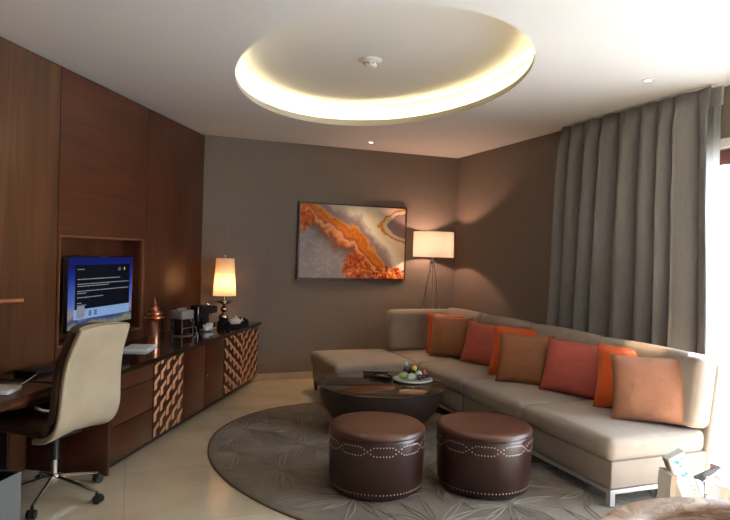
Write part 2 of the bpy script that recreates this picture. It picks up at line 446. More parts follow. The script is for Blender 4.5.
LL.new(tr.outputs[0], ms.inputs[1]); LL.new(gl.outputs[0], ms.inputs[2]); LL.new(ms.outputs[0], NN['Material Output'].inputs[0])
M['glass'] = gm
bm = bmesh.new(); box(bm, .03, .04, .08, WW / 2 - .04, .05, WZ - .11); box(bm, .03, .04, WW / 2 + .04, WW - .05, .05, WZ - .11)
struct(finish(bm, 'pane', 'glass', wf))
bm = bmesh.new(); box(bm, R - 0.02, R + 0.0, WY0 - 0.05, WY1 - 0.02, WZ, WZ + 0.07, bev=.004); struct(finish(bm, 'trim_4', 'white'))

# ------------------------------------------------------------------ rug
def make_rug():
    c = (2.25, 4.285); A, Bx = 1.90, 1.545; ang = math.atan2(-0.835, 0.55)
    t = thing('oval_rug', 'large oval taupe rug with carved starburst lines under the ottomans and table', 'rug', (c[0], c[1], 0), ang)
    bm = bmesh.new(); lathe(bm, [(1.0, 0.001), (1.0, 0.008), (0.992, 0.013), (0.975, 0.014), (0, 0.014)], 128)
    for v in bm.verts: v.co.x *= A; v.co.y *= Bx
    finish(bm, 'pile', 'rug', t, 40)
    bm = bmesh.new()
    ra, rb = [], []
    for i in range(128):
        a = 2 * PI * i / 128
        ra.append([bm.verts.new((A * k * math.cos(a), Bx * k * math.sin(a), z)) for k, z in ((1.0008, 0.0), (1.0065, 0.0), (1.0065, 0.009), (1.0008, 0.011))])
    for i in range(128):
        p_, q = ra[i], ra[(i + 1) % 128]
        for k in range(4): bm.faces.new((p_[k], q[k], q[(k + 1) % 4], p_[(k + 1) % 4]))
    finish(bm, 'binding', 'rug_edge', t, 40)
    bm = bmesh.new(); rnd = random.Random(11)
    def ribbon(pts, w):
        vs = []
        for i, p_ in enumerate(pts):
            d = (pts[min(i + 1, len(pts) - 1)] - pts[max(0, i - 1)]).normalized(); n_ = Vector((-d.y, d.x)); k = w * (0.35 + 0.65 * math.sin(PI * min(1, (i + .6) / len(pts))))
            vs.append([bm.verts.new((p_.x + n_.x * s * k, p_.y + n_.y * s * k, z)) for s, z in ((-1, .0135), (-.5, .0175), (.5, .0175), (1, .0135))])
        for a, b_ in zip(vs, vs[1:]):
            for k in range(3): bm.faces.new((a[k], a[k + 1], b_[k + 1], b_[k]))
    def inside(p_): return (p_.x / A) ** 2 + (p_.y / Bx) ** 2 < 0.955
    stars = []
    for gx in range(-3, 4):
        for gy in range(-3, 4):
            stars.append(Vector((gx * 0.62 + (gy % 2) * 0.31 + rnd.uniform(-.09, .09), gy * 0.54 + rnd.uniform(-.09, .09))))
    for s in stars:
        n_ = rnd.choice((11, 12, 13)); r0 = rnd.uniform(0, PI)
        for k in range(n_):
            a = r0 + 2 * PI * k / n_ + rnd.uniform(-.1, .1); Lg = rnd.uniform(.24, .42); bend = rnd.uniform(-.25, .25)
            for off in (-0.012, 0.012):
                pts = []
                for i in range(9):
                    u = i / 8; rr = 0.03 + Lg * u; aa = a + bend * u * u; spread = off * math.sin(PI * min(1, u * 1.05)) * 1.6
                    p_ = s + Vector((math.cos(aa), math.sin(aa))) * rr + Vector((-math.sin(aa), math.cos(aa))) * spread
                    if inside(p_): pts.append(p_)
                if len(pts) > 3: ribbon(pts, 0.0045)
    finish(bm, 'carved_line_pattern', 'rug_line', t, 60)
make_rug()

# ------------------------------------------------------------------ sectional sofa
def back_mtx(x, z0, lean):      # lean about a horizontal y axis through (x, z0)
    return Matrix.Translation((x, 0, z0)) @ Matrix.Rotation(lean, 4, 'Y') @ Matrix.Translation((-x, 0, -z0))
def make_sofa():
    t = thing('sectional_sofa', 'long L-shaped taupe fabric sectional sofa with chaise on chrome legs', 'sofa', (0, 0, 0))
    Z0, Z1, ZT = 0.12, 0.285, 0.44
    X0, X1, YN, YF = 2.815, 3.68, 3.03, 6.72
    mods = [(YN, 3.975), (3.985, 4.875), (4.885, 5.775)]
    for a, b_ in mods:
        bm = bmesh.new(); box(bm, X0 + .02, X1, a + .004, b_ - .004, Z0, Z1 + .01, bev=.012, seg=3); finish(bm, 'base', 'sofa_base', t, 50)
        bm = bmesh.new(); softbox(bm, X0, 3.63, a, b_, Z1, ZT, r=.05, bulge=.018, side=.006); finish(bm, 'seat_cushion', 'sofa', t, 60)
    bm = bmesh.new(); box(bm, X0 + .02, X1, 5.79, YF - .05, Z0, Z1 + .01, bev=.012, seg=3); finish(bm, 'base', 'sofa_base', t, 50)
    bm = bmesh.new(); softbox(bm, X0 + .005, 3.63, 5.79, 6.62, Z1, ZT, r=.05, bulge=.018); finish(bm, 'seat_cushion', 'sofa', t, 60)
    bm = bmesh.new(); box(bm, 1.95, X0 + .015, 5.83, YF - .02, Z0, Z1 + .01, bev=.012, seg=3); finish(bm, 'base', 'sofa_base', t, 50)
    bm = bmesh.new(); softbox(bm, 1.92, X0, 5.80, YF, Z1, ZT, r=.05, bulge=.03); finish(bm, 'chaise_cushion', 'sofa', t, 60)
    # back shells and back cushions, leaning outwards
    lean = math.radians(7.5)
    mt = back_mtx(3.605, 0.12, lean)
    bounds = [(YN - .02, 3.985), (3.995, 4.90), (4.91, 5.76), (5.77, 6.55)]
    for a, b_ in bounds:
        bm = bmesh.new(); box(bm, 3.605, 3.66, a + .02, b_, 0.16, 0.885, bev=.02, seg=3, mtx=mt); finish(bm, 'back_shell', 'sofa_base', t, 50)
        bm = bmesh.new(); softbox(bm, 3.415, 3.605, a, b_, 0.44, 0.925, r=.055, bulge=.012, mtx=mt, side=.008); finish(bm, 'back_cushion', 'sofa', t, 60)
    bm = bmesh.new(); softbox(bm, 2.81, 3.74, 6.50, 6.68, 0.435, 0.905, r=.05, bulge=.01, side=.006); finish(bm, 'back_cushion', 'sofa', t, 60)
    bm = bmesh.new(); box(bm, 2.90, 3.70, 6.685, 6.735, .16, .85, bev=.02, seg=3); finish(bm, 'back_shell', 'sofa_base', t, 50)
    # chrome rails and legs
    bm = bmesh.new()
    box(bm, X0 + .015, X0 + .045, YN, 5.80, .092, .119); box(bm, X0 + .045, X1, YN, YN + .03, .092, .119)
    box(bm, 1.96, X0 + .015, 5.83, 5.86, .092, .119)
    finish(bm, 'rail', 'satin', t)
    for x, y in ((X0 + .015, YN), (X1 - .05, YN), (X0 + .015, 4.45), (X1 - .05, 6.6), (X1 - .05, 4.45)):
        z = .0155 if ((Vector((x, y)) - Vector((2.25, 4.285))).length < 1.75 or y == YN) and x < 3.2 else 0
        bm = bmesh.new(); box(bm, x, x + .038, y, y + .038, z, .095, bev=.002); finish(bm, 'leg', 'satin', t)
    for x, y, z in ((1.965, 6.64, 0), (1.965, 5.86, .0155), (2.8, 6.64, 0)):
        bm = bmesh.new(); lathe(bm, [(.017, z), (.03, .12)], 4, (x + .02, y + .02, 0)); finish(bm, 'leg', 'wood_dark', t)
    return t
make_sofa()

# ------------------------------------------------------------------ cushions
def make_cushion(name, label, material, c, yaw, w=.46, h=.44, thick=.15, lean=18, roll=0, seed=1):
    """c = point on the seat under the middle of the lower edge; yaw = direction the face looks (deg, ccw from +x)"""
    bm = bmesh.new(); n = 22; rnd = seed * 3.7
    grid = {}
    for s in (1, -1):
        for i in range(n + 1):
            for j in range(n + 1):
                u, v = -1 + 2 * i / n, -1 + 2 * j / n
                edge = i in (0, n) or j in (0, n)
                if s == -1 and edge: grid[s, i, j] = grid[1, i, j]; continue
                pin = 1 - 0.055 * (1 - v * v) * abs(u) ** 2; pin2 = 1 - 0.055 * (1 - u * u) * abs(v) ** 2
                th = thick / 2 * (max(0, 1 - abs(u) ** 2.6) * max(0, 1 - abs(v) ** 2.6)) ** 0.5
                wr = 0.006 * noise.noise(Vector((u * 2.2 + rnd, v * 2.2, s * 3 + rnd))) * (0 if edge else 1)
                grid[s, i, j] = bm.verts.new((u * w / 2 * pin, s * (th + wr) + 0.0, v * h / 2 * pin2 + h / 2))
        for i in range(n):
            for j in range(n):
                bm.faces.new([grid[s, a, b_] for a, b_ in ((i, j), (i + 1, j), (i + 1, j + 1), (i, j + 1))])
    o = finish(bm, name, material, None, 75)
    # local -y is the face; tip backwards about the lower edge
    rot = Matrix.Rotation(math.radians(yaw) + PI / 2, 4, 'Z') @ Matrix.Rotation(-math.radians(lean), 4, 'X') @ Matrix.Rotation(math.radians(roll), 4, 'Y')
    o.matrix_world = Matrix.Translation((c[0], c[1], 0.452)) @ rot
    # rest the lowest corner on the seat
    zmin = min((o.matrix_world @ v.co).z for v in o.data.vertices)
    o.location.z += 0.442 - zmin
    piping = bmesh.new()
    return tag(o, label, 'cushion', 'throw cushions on the sofa')
CU = make_cushion
CU('square_cushion', 'tan cushion nearest the window end of the sofa, in front of an orange one', 'c_tan', (3.34, 3.22), 228, .51, .46, .17, 16, -2, 1)
CU('square_cushion', 'shiny orange cushion tucked behind the tan cushion at the window end', 'c_orange', (3.46, 3.50), 222, .57, .48, .15, 15, 1, 2)
CU('square_cushion', 'dusty rose cushion between the two brown and orange cushion pairs, middle of sofa', 'c_rose', (3.37, 4.06), 210, .58, .45, .15, 18, 1.5, 3)
CU('square_cushion', 'brown textured cushion in front of an orange one, middle of the sofa', 'c_brown', (3.23, 4.55), 224, .48, .45, .16, 18, 0, 4)
CU('square_cushion', 'orange cushion tucked behind the brown cushion at the middle of sofa', 'c_orange', (3.36, 4.82), 222, .54, .475, .13, 14, 1, 5)
CU('square_cushion', 'smaller rose cushion beside the corner pair, left of the middle orange cushion', 'c_rose', (3.34, 5.40), 212, .50, .44, .15, 18, 3, 6)
CU('square_cushion', 'brown cushion at the sofa corner, leaning on a rust orange one', 'c_brown', (3.26, 5.92), 236, .46, .45, .15, 14, 2, 7)
CU('square_cushion', 'rust orange cushion at the sofa corner, mostly hidden behind the brown one', 'c_orange', (3.34, 6.10), 243, .50, .46, .12, 11, 1, 8)

# ------------------------------------------------------------------ ottomans
def make_ottoman(label, loc, rotz):
    t = thing('leather_ottoman', label, 'ottoman', loc, rotz, 'leather ottomans on the rug'); t.scale = (1, 1, 1.055)
    Hh, r = 0.392, 0.316
    bm = bmesh.new()
    lathe(bm, [(0, .012), (r - .035, .012), (r - .016, .022), (r - .010, .05), (r - .004, .15), (r, .28), (r + .001, .34), (r - .002, .358), (r - .004, .36), (r - .02, .36), (0, .36)], 96)
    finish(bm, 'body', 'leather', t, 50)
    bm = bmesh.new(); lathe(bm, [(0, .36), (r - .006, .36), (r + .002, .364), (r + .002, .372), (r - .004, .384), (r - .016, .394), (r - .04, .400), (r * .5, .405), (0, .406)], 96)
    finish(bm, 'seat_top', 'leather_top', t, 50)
    bm = bmesh.new(); lathe(bm, [(0, 0), (r - .05, 0), (r - .05, .012), (0, .012)], 48); finish(bm, 'plinth', 'black', t, 40)
    # nailheads: two interlacing hexagonal chains and a single row at the foot
    bm = bmesh.new()
    def stud(a, z, rr, s=.0042):
        d = Vector((math.cos(a), math.sin(a), 0)); e = Vector((-d.y, d.x, 0)); k = Vector((0, 0, 1)); c = d * rr + k * z
        ring = [bm.verts.new(c + (e * math.cos(q * PI / 3) + k * math.sin(q * PI / 3)) * s) for q in range(6)]
        tip = bm.verts.new(c + d * s * .8)
        for q in range(6): bm.faces.new((ring[q], ring[(q + 1) % 6], tip))
    K = 10
    per = 2 * PI / K
    def tri(x):          # trapezoid wave
        x = x % 1.0; v = 1 - abs(4 * x - 2) if False else math.sin(2 * PI * x)
        return max(-1, min(1, v * 1.55))
    nst = 100
    for i in range(nst):
        a = 2 * PI * i / nst; w_ = tri(a / per / 2 ) * .026
        for sgn in (1, -1): stud(a, .303 + sgn * w_, r + .0005)
    finish(bm, 'nailhead_chain', 'stud', t, 80); bm = bmesh.new()
    for i in range(84): stud(2 * PI * i / 84, .048, r - .0095)
    finish(bm, 'nailhead_row', 'stud', t, 80)
    return t
make_ottoman('round brown leather ottoman, left of the two, in front of the coffee table', (1.555, 3.78, .0155), .38)
make_ottoman('round brown leather ottoman, right of the two, nearest the sofa', (2.26, 3.595, .0155), .1)

# ------------------------------------------------------------------ coffee table
TC = (2.09, 5.02)
def make_table():
    t = thing('coffee_table', 'round bowl-shaped espresso coffee table with dark glass top', 'coffee table', (TC[0], TC[1], .0155))
    bm = bmesh.new()
    prof = [(0, 0), (.22, 0)] + [(.22 + (.545 - .22) * math.sin(u * PI / 2) ** .95, .385 * (1 - math.cos(u * PI / 2)) ** .78) for u in [i / 14 for i in range(1, 15)]] + [(.525, .388), (0, .388)]
    lathe(bm, prof, 96); finish(bm, 'bowl_body', 'table_body', t, 50)
    bm = bmesh.new(); lathe(bm, [(0, .388), (.555, .388), (.565, .391), (.568, .396), (.565, .401), (.558, .404), (0, .404)], 96); finish(bm, 'glass_top', M['tglass'], t, 40)
M['tglass'] = mat('dark_glass', (0.035, 0.022, 0.014), 0.06, spec=0.2)
make_table()
TZ = .0155 + .404 + .0005

# platter with fruit
t = thing('platter', 'oval white platter holding cut fruit on the coffee table', 'platter', (2.40, 5.02, TZ), -.35); t.scale = (1.0, 1.1, 1.3)
bm = bmesh.new(); lathe(bm, [(0, 0), (.150, 0), (.172, .006), (.178, .014), (.174, .018), (.162, .016), (0, .013)], 48, sx=1.0, sy=.86); finish(bm, 'dish', 'white_gloss', t, 50)
M['kiwi'] = mat('fruit_green', (0.20, 0.26, 0.08), .5); M['grape'] = mat('fruit_dark', (0.02, 0.012, 0.02), .25); M['yellow'] = mat('fruit_yellow', (0.75, 0.5, 0.08), .4)
M['berry'] = mat('fruit_red', (0.5, 0.05, 0.06), .35); M['palefruit'] = mat('fruit_pale', (0.42, 0.50, 0.36), .4); M['leaf'] = mat('leaf_green', (0.12, 0.25, 0.06), .5)
def fruit(name, label, cat, m_, x, y, z, r, sc=(1, 1, 1), extra=None):
    c = Vector((x, y)); c.rotate(Matrix.Rotation(-.35, 2)) if hasattr(c, 'rotate') and False else None
    ca, sa = math.cos(-.35), math.sin(-.35)
    bm = bmesh.new(); sphere(bm, (0, 0, 0), r, 14, sc)
    for v in bm.verts: v.co *= 1 + .05 * noise.noise(v.co * 60)
    if extra == 'flat':
        for v in bm.verts: v.co.z = max(v.co.z, -r * sc[2] * .6)
    o = finish(bm, name, m_, None, 70); o.location = (2.40 + x * ca - y * sa, 5.02 + x * sa + y * ca, TZ + z * 1.12 + .012); o.scale = (1.12, 1.12, 1.12)
    return tag(o, label, cat, 'fruit on the platter')
fruit('melon_slice', 'pale green melon chunk at the left of the platter', 'fruit', 'kiwi', -.085, -.01, .034, .034, (1.3, 1, .8))
fruit('melon_slice', 'pale green melon chunk near the middle front of the platter', 'fruit', 'palefruit', -.02, -.045, .033, .032, (1.2, 1, .8))
fruit('melon_slice', 'pale grey-green fruit wedge right of the middle of the platter', 'fruit', 'palefruit', .045, -.01, .040, .034, (1, .8, 1))
fruit('plum', 'dark purple fruit on top of the left melon chunk', 'fruit', 'grape', -.055, .015, .078, .027, (1.2, 1, .8))
fruit('plum', 'dark fruit lying behind the yellow ball of fruit', 'fruit', 'grape', -.015, .045, .045, .034)
fruit('plum', 'dark fruit at the front of the platter right of middle', 'fruit', 'grape', .05, -.07, .032, .024)
fruit('dark_berry', 'dark berry at the right rim of the platter', 'fruit', 'grape', .125, -.02, .032, .019, (1.2, 1, .8))
fruit('dark_berry', 'dark berry just left of the red strawberry', 'fruit', 'grape', .088, -.045, .032, .019)
fruit('fruit_ball', 'yellow ball of fruit at the top of the pile', 'fruit', 'yellow', .01, -.005, .094, .023)
fruit('fruit_ball', 'pale green ball of fruit, leftmost on top of the pile', 'fruit', 'palefruit', -.065, .025, .120, .017)
s_ = fruit('strawberry', 'red strawberry at the right of the fruit pile', 'fruit', 'berry', .098, .0, .058, .021, (.9, .9, 1.2))
for (x, y, h_, lab) in ((-.085, .03, .15, 'thin green herb sprig standing at the left of the fruit'), (.045, .0, .125, 'thin green herb sprig standing right of the yellow fruit ball')):
    bm = bmesh.new(); tube(bm, [(0, 0, .0), (.004, 0, h_ * .5), (0, .003, h_ - .06)], [.0025, .003, .001], 6); sphere(bm, (.003, 0, h_ * .45), .006, 6, (1, 1, 2))
    o = finish(bm, 'herb_sprig', 'leaf', None, 60); ca, sa = math.cos(-.35), math.sin(-.35); o.location = (2.40 + x * ca - y * sa, 5.02 + x * sa + y * ca, TZ + .055); tag(o, lab, 'herb sprig', 'fruit on the platter')

# black remote and black folded tray beside the platter
t = thing('remote_control', 'black remote control lying at the back of the coffee table', 'remote', (2.20, 5.42, TZ), -.3)
bm = bmesh.new(); box(bm, -.12, .12, -.025, .025, 0, .022, bev=.006); finish(bm, 'case', 'black', t, 40)
bm = bmesh.new()
for i in range(9):
    for j in range(3): box(bm, -.10 + i * .022, -.088 + i * .022, -.017 + j * .013, -.008 + j * .013, .022, .0245)
finish(bm, 'buttons', 'grey', t)
t = thing('chocolate_tray', 'small black tray of sweets left of the fruit platter', 'tray', (2.165, 5.20, TZ), -.75); t.scale = (.82, .82, .9)
bm = bmesh.new()
box(bm, -.10, .10, -.07, .07, 0, .008, bev=.002)
for d in ((-.105, -.095, -.075, .075), (.095, .105, -.075, .075), (-.105, .105, -.075, -.065), (-.105, .105, .065, .075)): box(bm, *d, 0, .030, bev=.002)
finish(bm, 'tray_body', 'blackgloss', t, 40)
bm = bmesh.new()
for i in range(3):
    for j in range(2): box(bm, -.07 + i * .05, -.04 + i * .05, -.045 + j * .055, -.015 + j * .055, .008, .026, bev=.005)
finish(bm, 'sweets', mat('sweets', (.10, .04, .02), .35), t, 50)
bm = bmesh.new(); box(bm, -.02, .03, -.02, .015, .027, .030); finish(bm, 'card', mat('card', (.5, .32, .2), .5), t)

# ------------------------------------------------------------------ credenza
CT = 0.703
cz = thing('credenza', 'long dark walnut credenza with bronze inlay panels along the wood wall', 'credenza', W0, WROT)
def C(name, material, dims, bev=0.0, parent=None): return B(name, material, parent or cz, dims, bev)
FR = -0.60                     # front face (local y)
EX = lambda off: 0.552 * off   # where the far wall meets a line at this distance from the wood wall
bm = bmesh.new()
prism(bm, [(-2.90, -.01), (EX(.01) - .012, -.01), (EX(.58) - .012, -.58), (-2.90, -.58)], .06, CT - .032)
finish(bm, 'carcass', 'wood_dark', cz)
bm = bmesh.new(); prism(bm, [(-2.86, -.02), (EX(.02) - .02, -.02), (EX(.53) - .02, -.53), (-2.86, -.53)], 0, .06); finish(bm, 'toe_kick', 'black', cz)
bm = bmesh.new(); prism(bm, [(-3.28, -.003), (EX(.003) - .006, -.003), (EX(.625) - .006, -.625), (-3.28, -.625)], CT - .032, CT)
finish(bm, 'worktop', 'top_gloss', cz)
C('side_panel', 'wood_door', (-2.905, -2.88, -.60, -.01, 0.0, CT - .032), .001)
for a, b_ in ((.545, .662), (.315, .537), (.068, .307)):
    C('drawer', 'wood_drawer', (-2.875, -2.285, FR, FR + .02, a, b_), .0015)
d1 = C('door', 'wood_door', (-1.735, -1.285, FR, FR + .02, .068, .662), .0015)
d2 = C('door', 'wood_door', (-1.28, -0.80, FR, FR + .02, .068, .662), .0015)
bm = bmesh.new(); sphere(bm, (-1.245, FR - .012, .36), .011, 12); box(bm, -1.249, -1.241, FR - .008, FR + .001, .356, .364); finish(bm, 'knob', 'chrome', d2, 60)

def lattice(x0, x1, z0, z1, ncol, mirror, name='inlay_panel'):
    pn = C(name, 'inlay_bed', (x0, x1, FR, FR + .02, z0, z1), .0015)
    bm = bmesh.new(); cw = (x1 - x0) / ncol; ch = .124
    for i in range(ncol):
        flip = mirror and i < ncol / 2
        cx = x0 + i * cw
        for j in range(-1, int((z1 - z0) / ch) + 2):
            oz = z0 + j * ch + ((i * .5) % 1.0) * ch * (1 if not flip else 1)
            # a standing bar that bends up into a slanted arm
            P = [(.06, 0), (.46, .10), (.46, .52), (.94, .80), (.94, 1.06), (.06, .64)]
            pts = []
            for u, v in P:
                u = 1 - u if flip else u
                pts.append((cx + u * cw * .94 + cw * .03, oz + v * ch * .86))
            # clip to the panel
            if min(p_[1] for p_ in pts) > z1 - .02 or max(p_[1] for p_ in pts) < z0 + .02: continue
            pts = [(x, min(max(z, z0 + .006), z1 - .006)) for x, z in pts]
            try:
                a = [bm.verts.new((x, FR - .0025, z)) for x, z in pts]; b_ = [bm.verts.new((x, FR + .001, z)) for x, z in pts]
                bm.faces.new(a)
                for k in range(6): bm.faces.new((a[k], a[(k + 1) % 6], b_[(k + 1) % 6], b_[k]))
            except ValueError: pass
    bmesh.ops.remove_doubles(bm, verts=bm.verts, dist=1e-5)
    finish(bm, 'bronze_inlay', 'inlay', pn)
lattice(-2.275, -1.745, .068, .662, 5, False)
lattice(-0.79, 0.305, .068, .662, 10, True)

# ------------------------------------------------------------------ desk at the left
dk = thing('writing_desk', 'dark wooden writing desk against the panelled wall at left', 'desk', W0, WROT)
bm = bmesh.new(); prism(bm, [(-5.2, -.004), (-3.30, -.004), (-3.30, -.50), (-5.2, -.56)], .655, .70); finish(bm, 'desktop', M['desk'] if 'desk' in M else 'wood_drawer', dk)
B('modesty_panel', 'wood_v', dk, (-5.1, -3.32, -.06, -.03, .02, .655), .002)
B('side_panel', 'wood_dark', dk, (-5.18, -5.14, -.52, -.01, 0, .655), .002)
B('side_panel', 'wood_dark', dk, (-3.27, -3.245, -.14, -.01, 0, CT - .033), .002)
B('drawer_unit', 'wood_drawer', dk, (-5.13, -4.2, -.50, -.07, .50, .65), .002)
# notepad with a chrome holder and pen
t = thing('notepad_holder', 'white notepad in a chrome holder on the desk', 'notepad', wp(-3.55, .33, .7005), WROT + .2)
bm = bmesh.new(); box(bm, -.10, .06, -.07, .07, .004, .022); finish(bm, 'paper_pad', 'paper', t)
bm = bmesh.new(); box(bm, -.11, .075, -.08, .08, 0, .004, bev=.001); box(bm, .05, .07, -.06, .06, .022, .034, bev=.003); finish(bm, 'chrome_clip', 'chrome', t, 40)
bm = bmesh.new(); tube(bm, [(0, 0, 0), (.10, 0, .055)], .0045, 8); o = finish(bm, 'pen', 'chrome', None, 60); o.location = wp(-3.44, .34, .706); o.rotation_euler = (0, 0, WROT - .5); tag(o, 'slim silver pen standing tilted beside the notepad', 'pen')
# black box on the raised worktop left of the chair
o = B('media_box', 'black', None, (-.13, .13, -.08, .08, 0, .03), .005); o.location = wp(-3.02, .16, CT + .0005); o.rotation_euler = (0, 0, WROT); tag(o, 'flat black box on the worktop under the television, left of chair', 'box')
# copper rod of a wall light at the left edge
t = thing('wall_reading_light', 'copper rod of a wall light at the left edge', 'wall light', wp(-3.55, 0, 1.20), WROT)
bm = bmesh.new(); lathe(bm, [(0, 0), (.045, 0), (.045, .012), (.03, .02), (0, .02)], 24, (0, 0, 0))
for v in bm.verts: v.co = Vector((v.co.x, -v.co.z, v.co.y))
finish(bm, 'wall_plate', 'copper', t, 40)
bm = bmesh.new(); tube(bm, [(0, -.02, 0), (0.02, -.16, .003), (.02, -.162, .003)], .006, 10); tube(bm, [(.02, -.16, .003), (.16, -.32, .008)], [.016, .016], 14); finish(bm, 'rod', 'copper', t, 40)

# waste bin bottom left
t = thing('waste_bin', 'light grey square waste bin at bottom left corner', 'waste bin', (-.707, 3.77, 0), WROT)
bm = bmesh.new(); w_ = .13; th = .006; hb = .30
for d in ((-w_, w_, -w_, -w_ + th), (-w_, w_, w_ - th, w_), (-w_, -w_ + th, -w_ + th, w_ - th), (w_ - th, w_, -w_ + th, w_ - th)): box(bm, *d, 0, hb)
box(bm, -w_, w_, -w_, w_, 0, .006); finish(bm, 'shell', 'bin', t)
bm = bmesh.new()
for d in ((-w_ + th, w_ - th, -w_ + th, -w_ + th + .002), (-w_ + th, w_ - th, w_ - th - .002, w_ - th), (-w_ + th, -w_ + th + .002, -w_ + th + .002, w_ - th - .002), (w_ - th - .002, w_ - th, -w_ + th + .002, w_ - th - .002)): box(bm, *d, .008, hb - .01)
finish(bm, 'liner', 'black', t)

# ------------------------------------------------------------------ television
tv = thing('television', 'flat television with dark welcome screen mounted in the wall niche', 'television', W0 + WL * (-1.64 * (1 - .945)), WROT); tv.scale = (.945, 1, 1)
TX0, TX1, TZ0, TZ1, TY = -2.63, -1.64, .895, 1.468, -.055
B('bezel', 'blackgloss', tv, (TX0, TX1, TY, TY + .035, TZ0, TZ1), .004)
B('wall_bracket', 'black', tv, (-2.3, -1.95, TY + .035, .19, 1.05, 1.35), .004)
M['scr'] = mat('screen_picture', (0, 0, 0), .25, spec=0.0)
N, L, b = nodes(M['scr'])
tc = N.new('ShaderNodeTexCoord'); sp = N.new('ShaderNodeSeparateXYZ'); L.new(tc.outputs['Object'], sp.inputs[0])
mr = N.new('ShaderNodeMapRange'); mr.inputs['From Min'].default_value = TZ0; mr.inputs['From Max'].default_value = TZ1; L.new(sp.outputs['Z'], mr.inputs['Value'])
nz = N.new('ShaderNodeTexNoise'); nz.inputs['Scale'].default_value = 6; L.new(tc.outputs['Object'], nz.inputs['Vector'])
ad = N.new('ShaderNodeMath'); ad.operation = 'MULTIPLY_ADD'; ad.inputs[1].default_value = .22; L.new(nz.outputs['Fac'], ad.inputs[0]); L.new(mr.outputs[0], ad.inputs[2])
rp = N.new('ShaderNodeValToRGB'); e = rp.color_ramp.elements
for _ in range(5): e.new(.5)
for k, (p_, c) in enumerate(((.05, (.01, .03, .12)), (.16, (.25, .24, .14)), (.24, (.02, .06, .2)), (.32, (.35, .25, .25)), (.5, (.08, .16, .5)), (.8, (.02, .04, .30)), (1.0, (.01, .015, .14)))): e[k].position = p_; e[k].color = (*c, 1)
L.new(ad.outputs[0], rp.inputs[0]); L.new(rp.outputs[0], b.inputs['Emission Color']); b.inputs['Emission Strength'].default_value = .75
B('screen', 'scr', tv, (TX0 + .012, TX1 - .012, TY - .0015, TY + .001, TZ0 + .018, TZ1 - .012))
scr = [o for o in bpy.data.objects if o.name.startswith('screen')][-1]
M['scr_dark'] = mat('screen_panel', (.005, .005, .008), .3, spec=0.0, emis=(.008, .010, .02), es=.25)
M['scr_bar'] = mat('screen_bar', (.02, .03, .05), .3, spec=0.0, emis=(.22, .36, .62), es=.8)
M['scr_txt'] = mat('screen_text', (.02, .02, .02), .3, spec=0.0, emis=(.6, .62, .68), es=.45)
B('message_panel', 'scr_dark', scr, (-2.53, -1.70, TY - .0030, TY - .0015, 1.06, 1.40))
B('menu_bar', 'scr_bar', scr, (-2.545, -1.70, TY - .0032, TY - .0015, .985, 1.06))
bm = bmesh.new(); rnd = random.Random(4)
def words(x, z, x1, hgt=.0055):
    while x < x1:
        w_ = rnd.uniform(.012, .04); box(bm, x, min(x + w_, x1), TY - .0040, TY - .0030, z, z + hgt); x += w_ + .009
words(-2.50, 1.363, -2.41); words(-1.90, 1.365, -1.86); words(-1.90, 1.35, -1.85)
words(-2.50, 1.287, -1.86); words(-2.50, 1.250, -1.72); words(-2.50, 1.234, -2.05); words(-2.50, 1.196, -1.72); words(-2.50, 1.18, -2.38)
words(-2.50, 1.147, -2.13); words(-2.50, 1.105, -2.44); words(-2.50, 1.088, -2.38); words(-2.50, 1.073, -2.40)
words(-2.05, 1.032, -1.80, .005); 
finish(bm, 'text_lines', 'scr_txt', scr)
M['scr_gold'] = mat('screen_gold', (.02, .02, .02), .3, emis=(.75, .6, .2), es=.8)
bm = bmesh.new(); 
v = [bm.verts.new((x, TY - .0040, z)) for x, z in ((-1.795, 1.378), (-1.805, 1.362), (-1.795, 1.346), (-1.785, 1.362))]; bm.faces.new(v)
finish(bm, 'weather_symbol', 'scr_gold', scr)
bm = bmesh.new()
box(bm, -2.50, -2.40, TY - .0045, TY - .0032, .995, 1.085)
finish(bm, 'thumbnail', 'grey', scr)
bm = bmesh.new()
for x in (-2.32, -2.24):
    for i in range(3): box(bm, x - .018, x + .018, TY - .0045, TY - .0032, 1.005 + i * .014, 1.013 + i * .014)
finish(bm, 'menu_symbols', 'scr_dark', scr)

# ------------------------------------------------------------------ things on the credenza
def onto(s, off): return wp(s, off, CT + .0006)
t = thing('magazine', 'white magazines lying stacked on the credenza behind the chair back', 'magazine', onto(-1.95, .30), WROT + .15)
bm = bmesh.new(); box(bm, -.14, .14, -.105, .105, 0, .009, bev=.001); finish(bm, 'lower_volume', 'paper', t)
bm = bmesh.new(); box(bm, -.135, .135, -.10, .10, .0092, .020, bev=.001, mtx=Matrix.Rotation(.06, 4, 'Z')); finish(bm, 'upper_volume', 'white', t)
o = B('blue_folder', mat('navy_card', (.03, .05, .10), .3), None, (-.11, .11, -.08, .08, 0, .006), .001); o.location = onto(-2.80, .45); o.rotation_euler = (0, 0, WROT + .1); tag(o, 'thin dark blue card on the credenza beside the chair back', 'card')

t = thing('copper_urn', 'tall copper spired ornament on the credenza beside the television', 'ornament', onto(-1.60, .25))
bm = bmesh.new(); lathe(bm, [(0, 0), (.058, 0), (.058, .006), (.052, .012), (.054, .19), (.060, .20), (.05, .205)], 32); finish(bm, 'cylinder_body', 'copper', t, 40)
bm = bmesh.new(); lathe(bm, [(0, .20), (.05, .205), (.086, .222), (.086, .233), (.05, .245), (.046, .25), (.070, .258), (.070, .268), (.048, .282), (.036, .29), (.042, .298), (.040, .306), (.026, .318), (.018, .33), (.024, .342), (.012, .355), (.008, .375), (.0, .415)], 32); finish(bm, 'spired_lid', 'copper', t, 40)

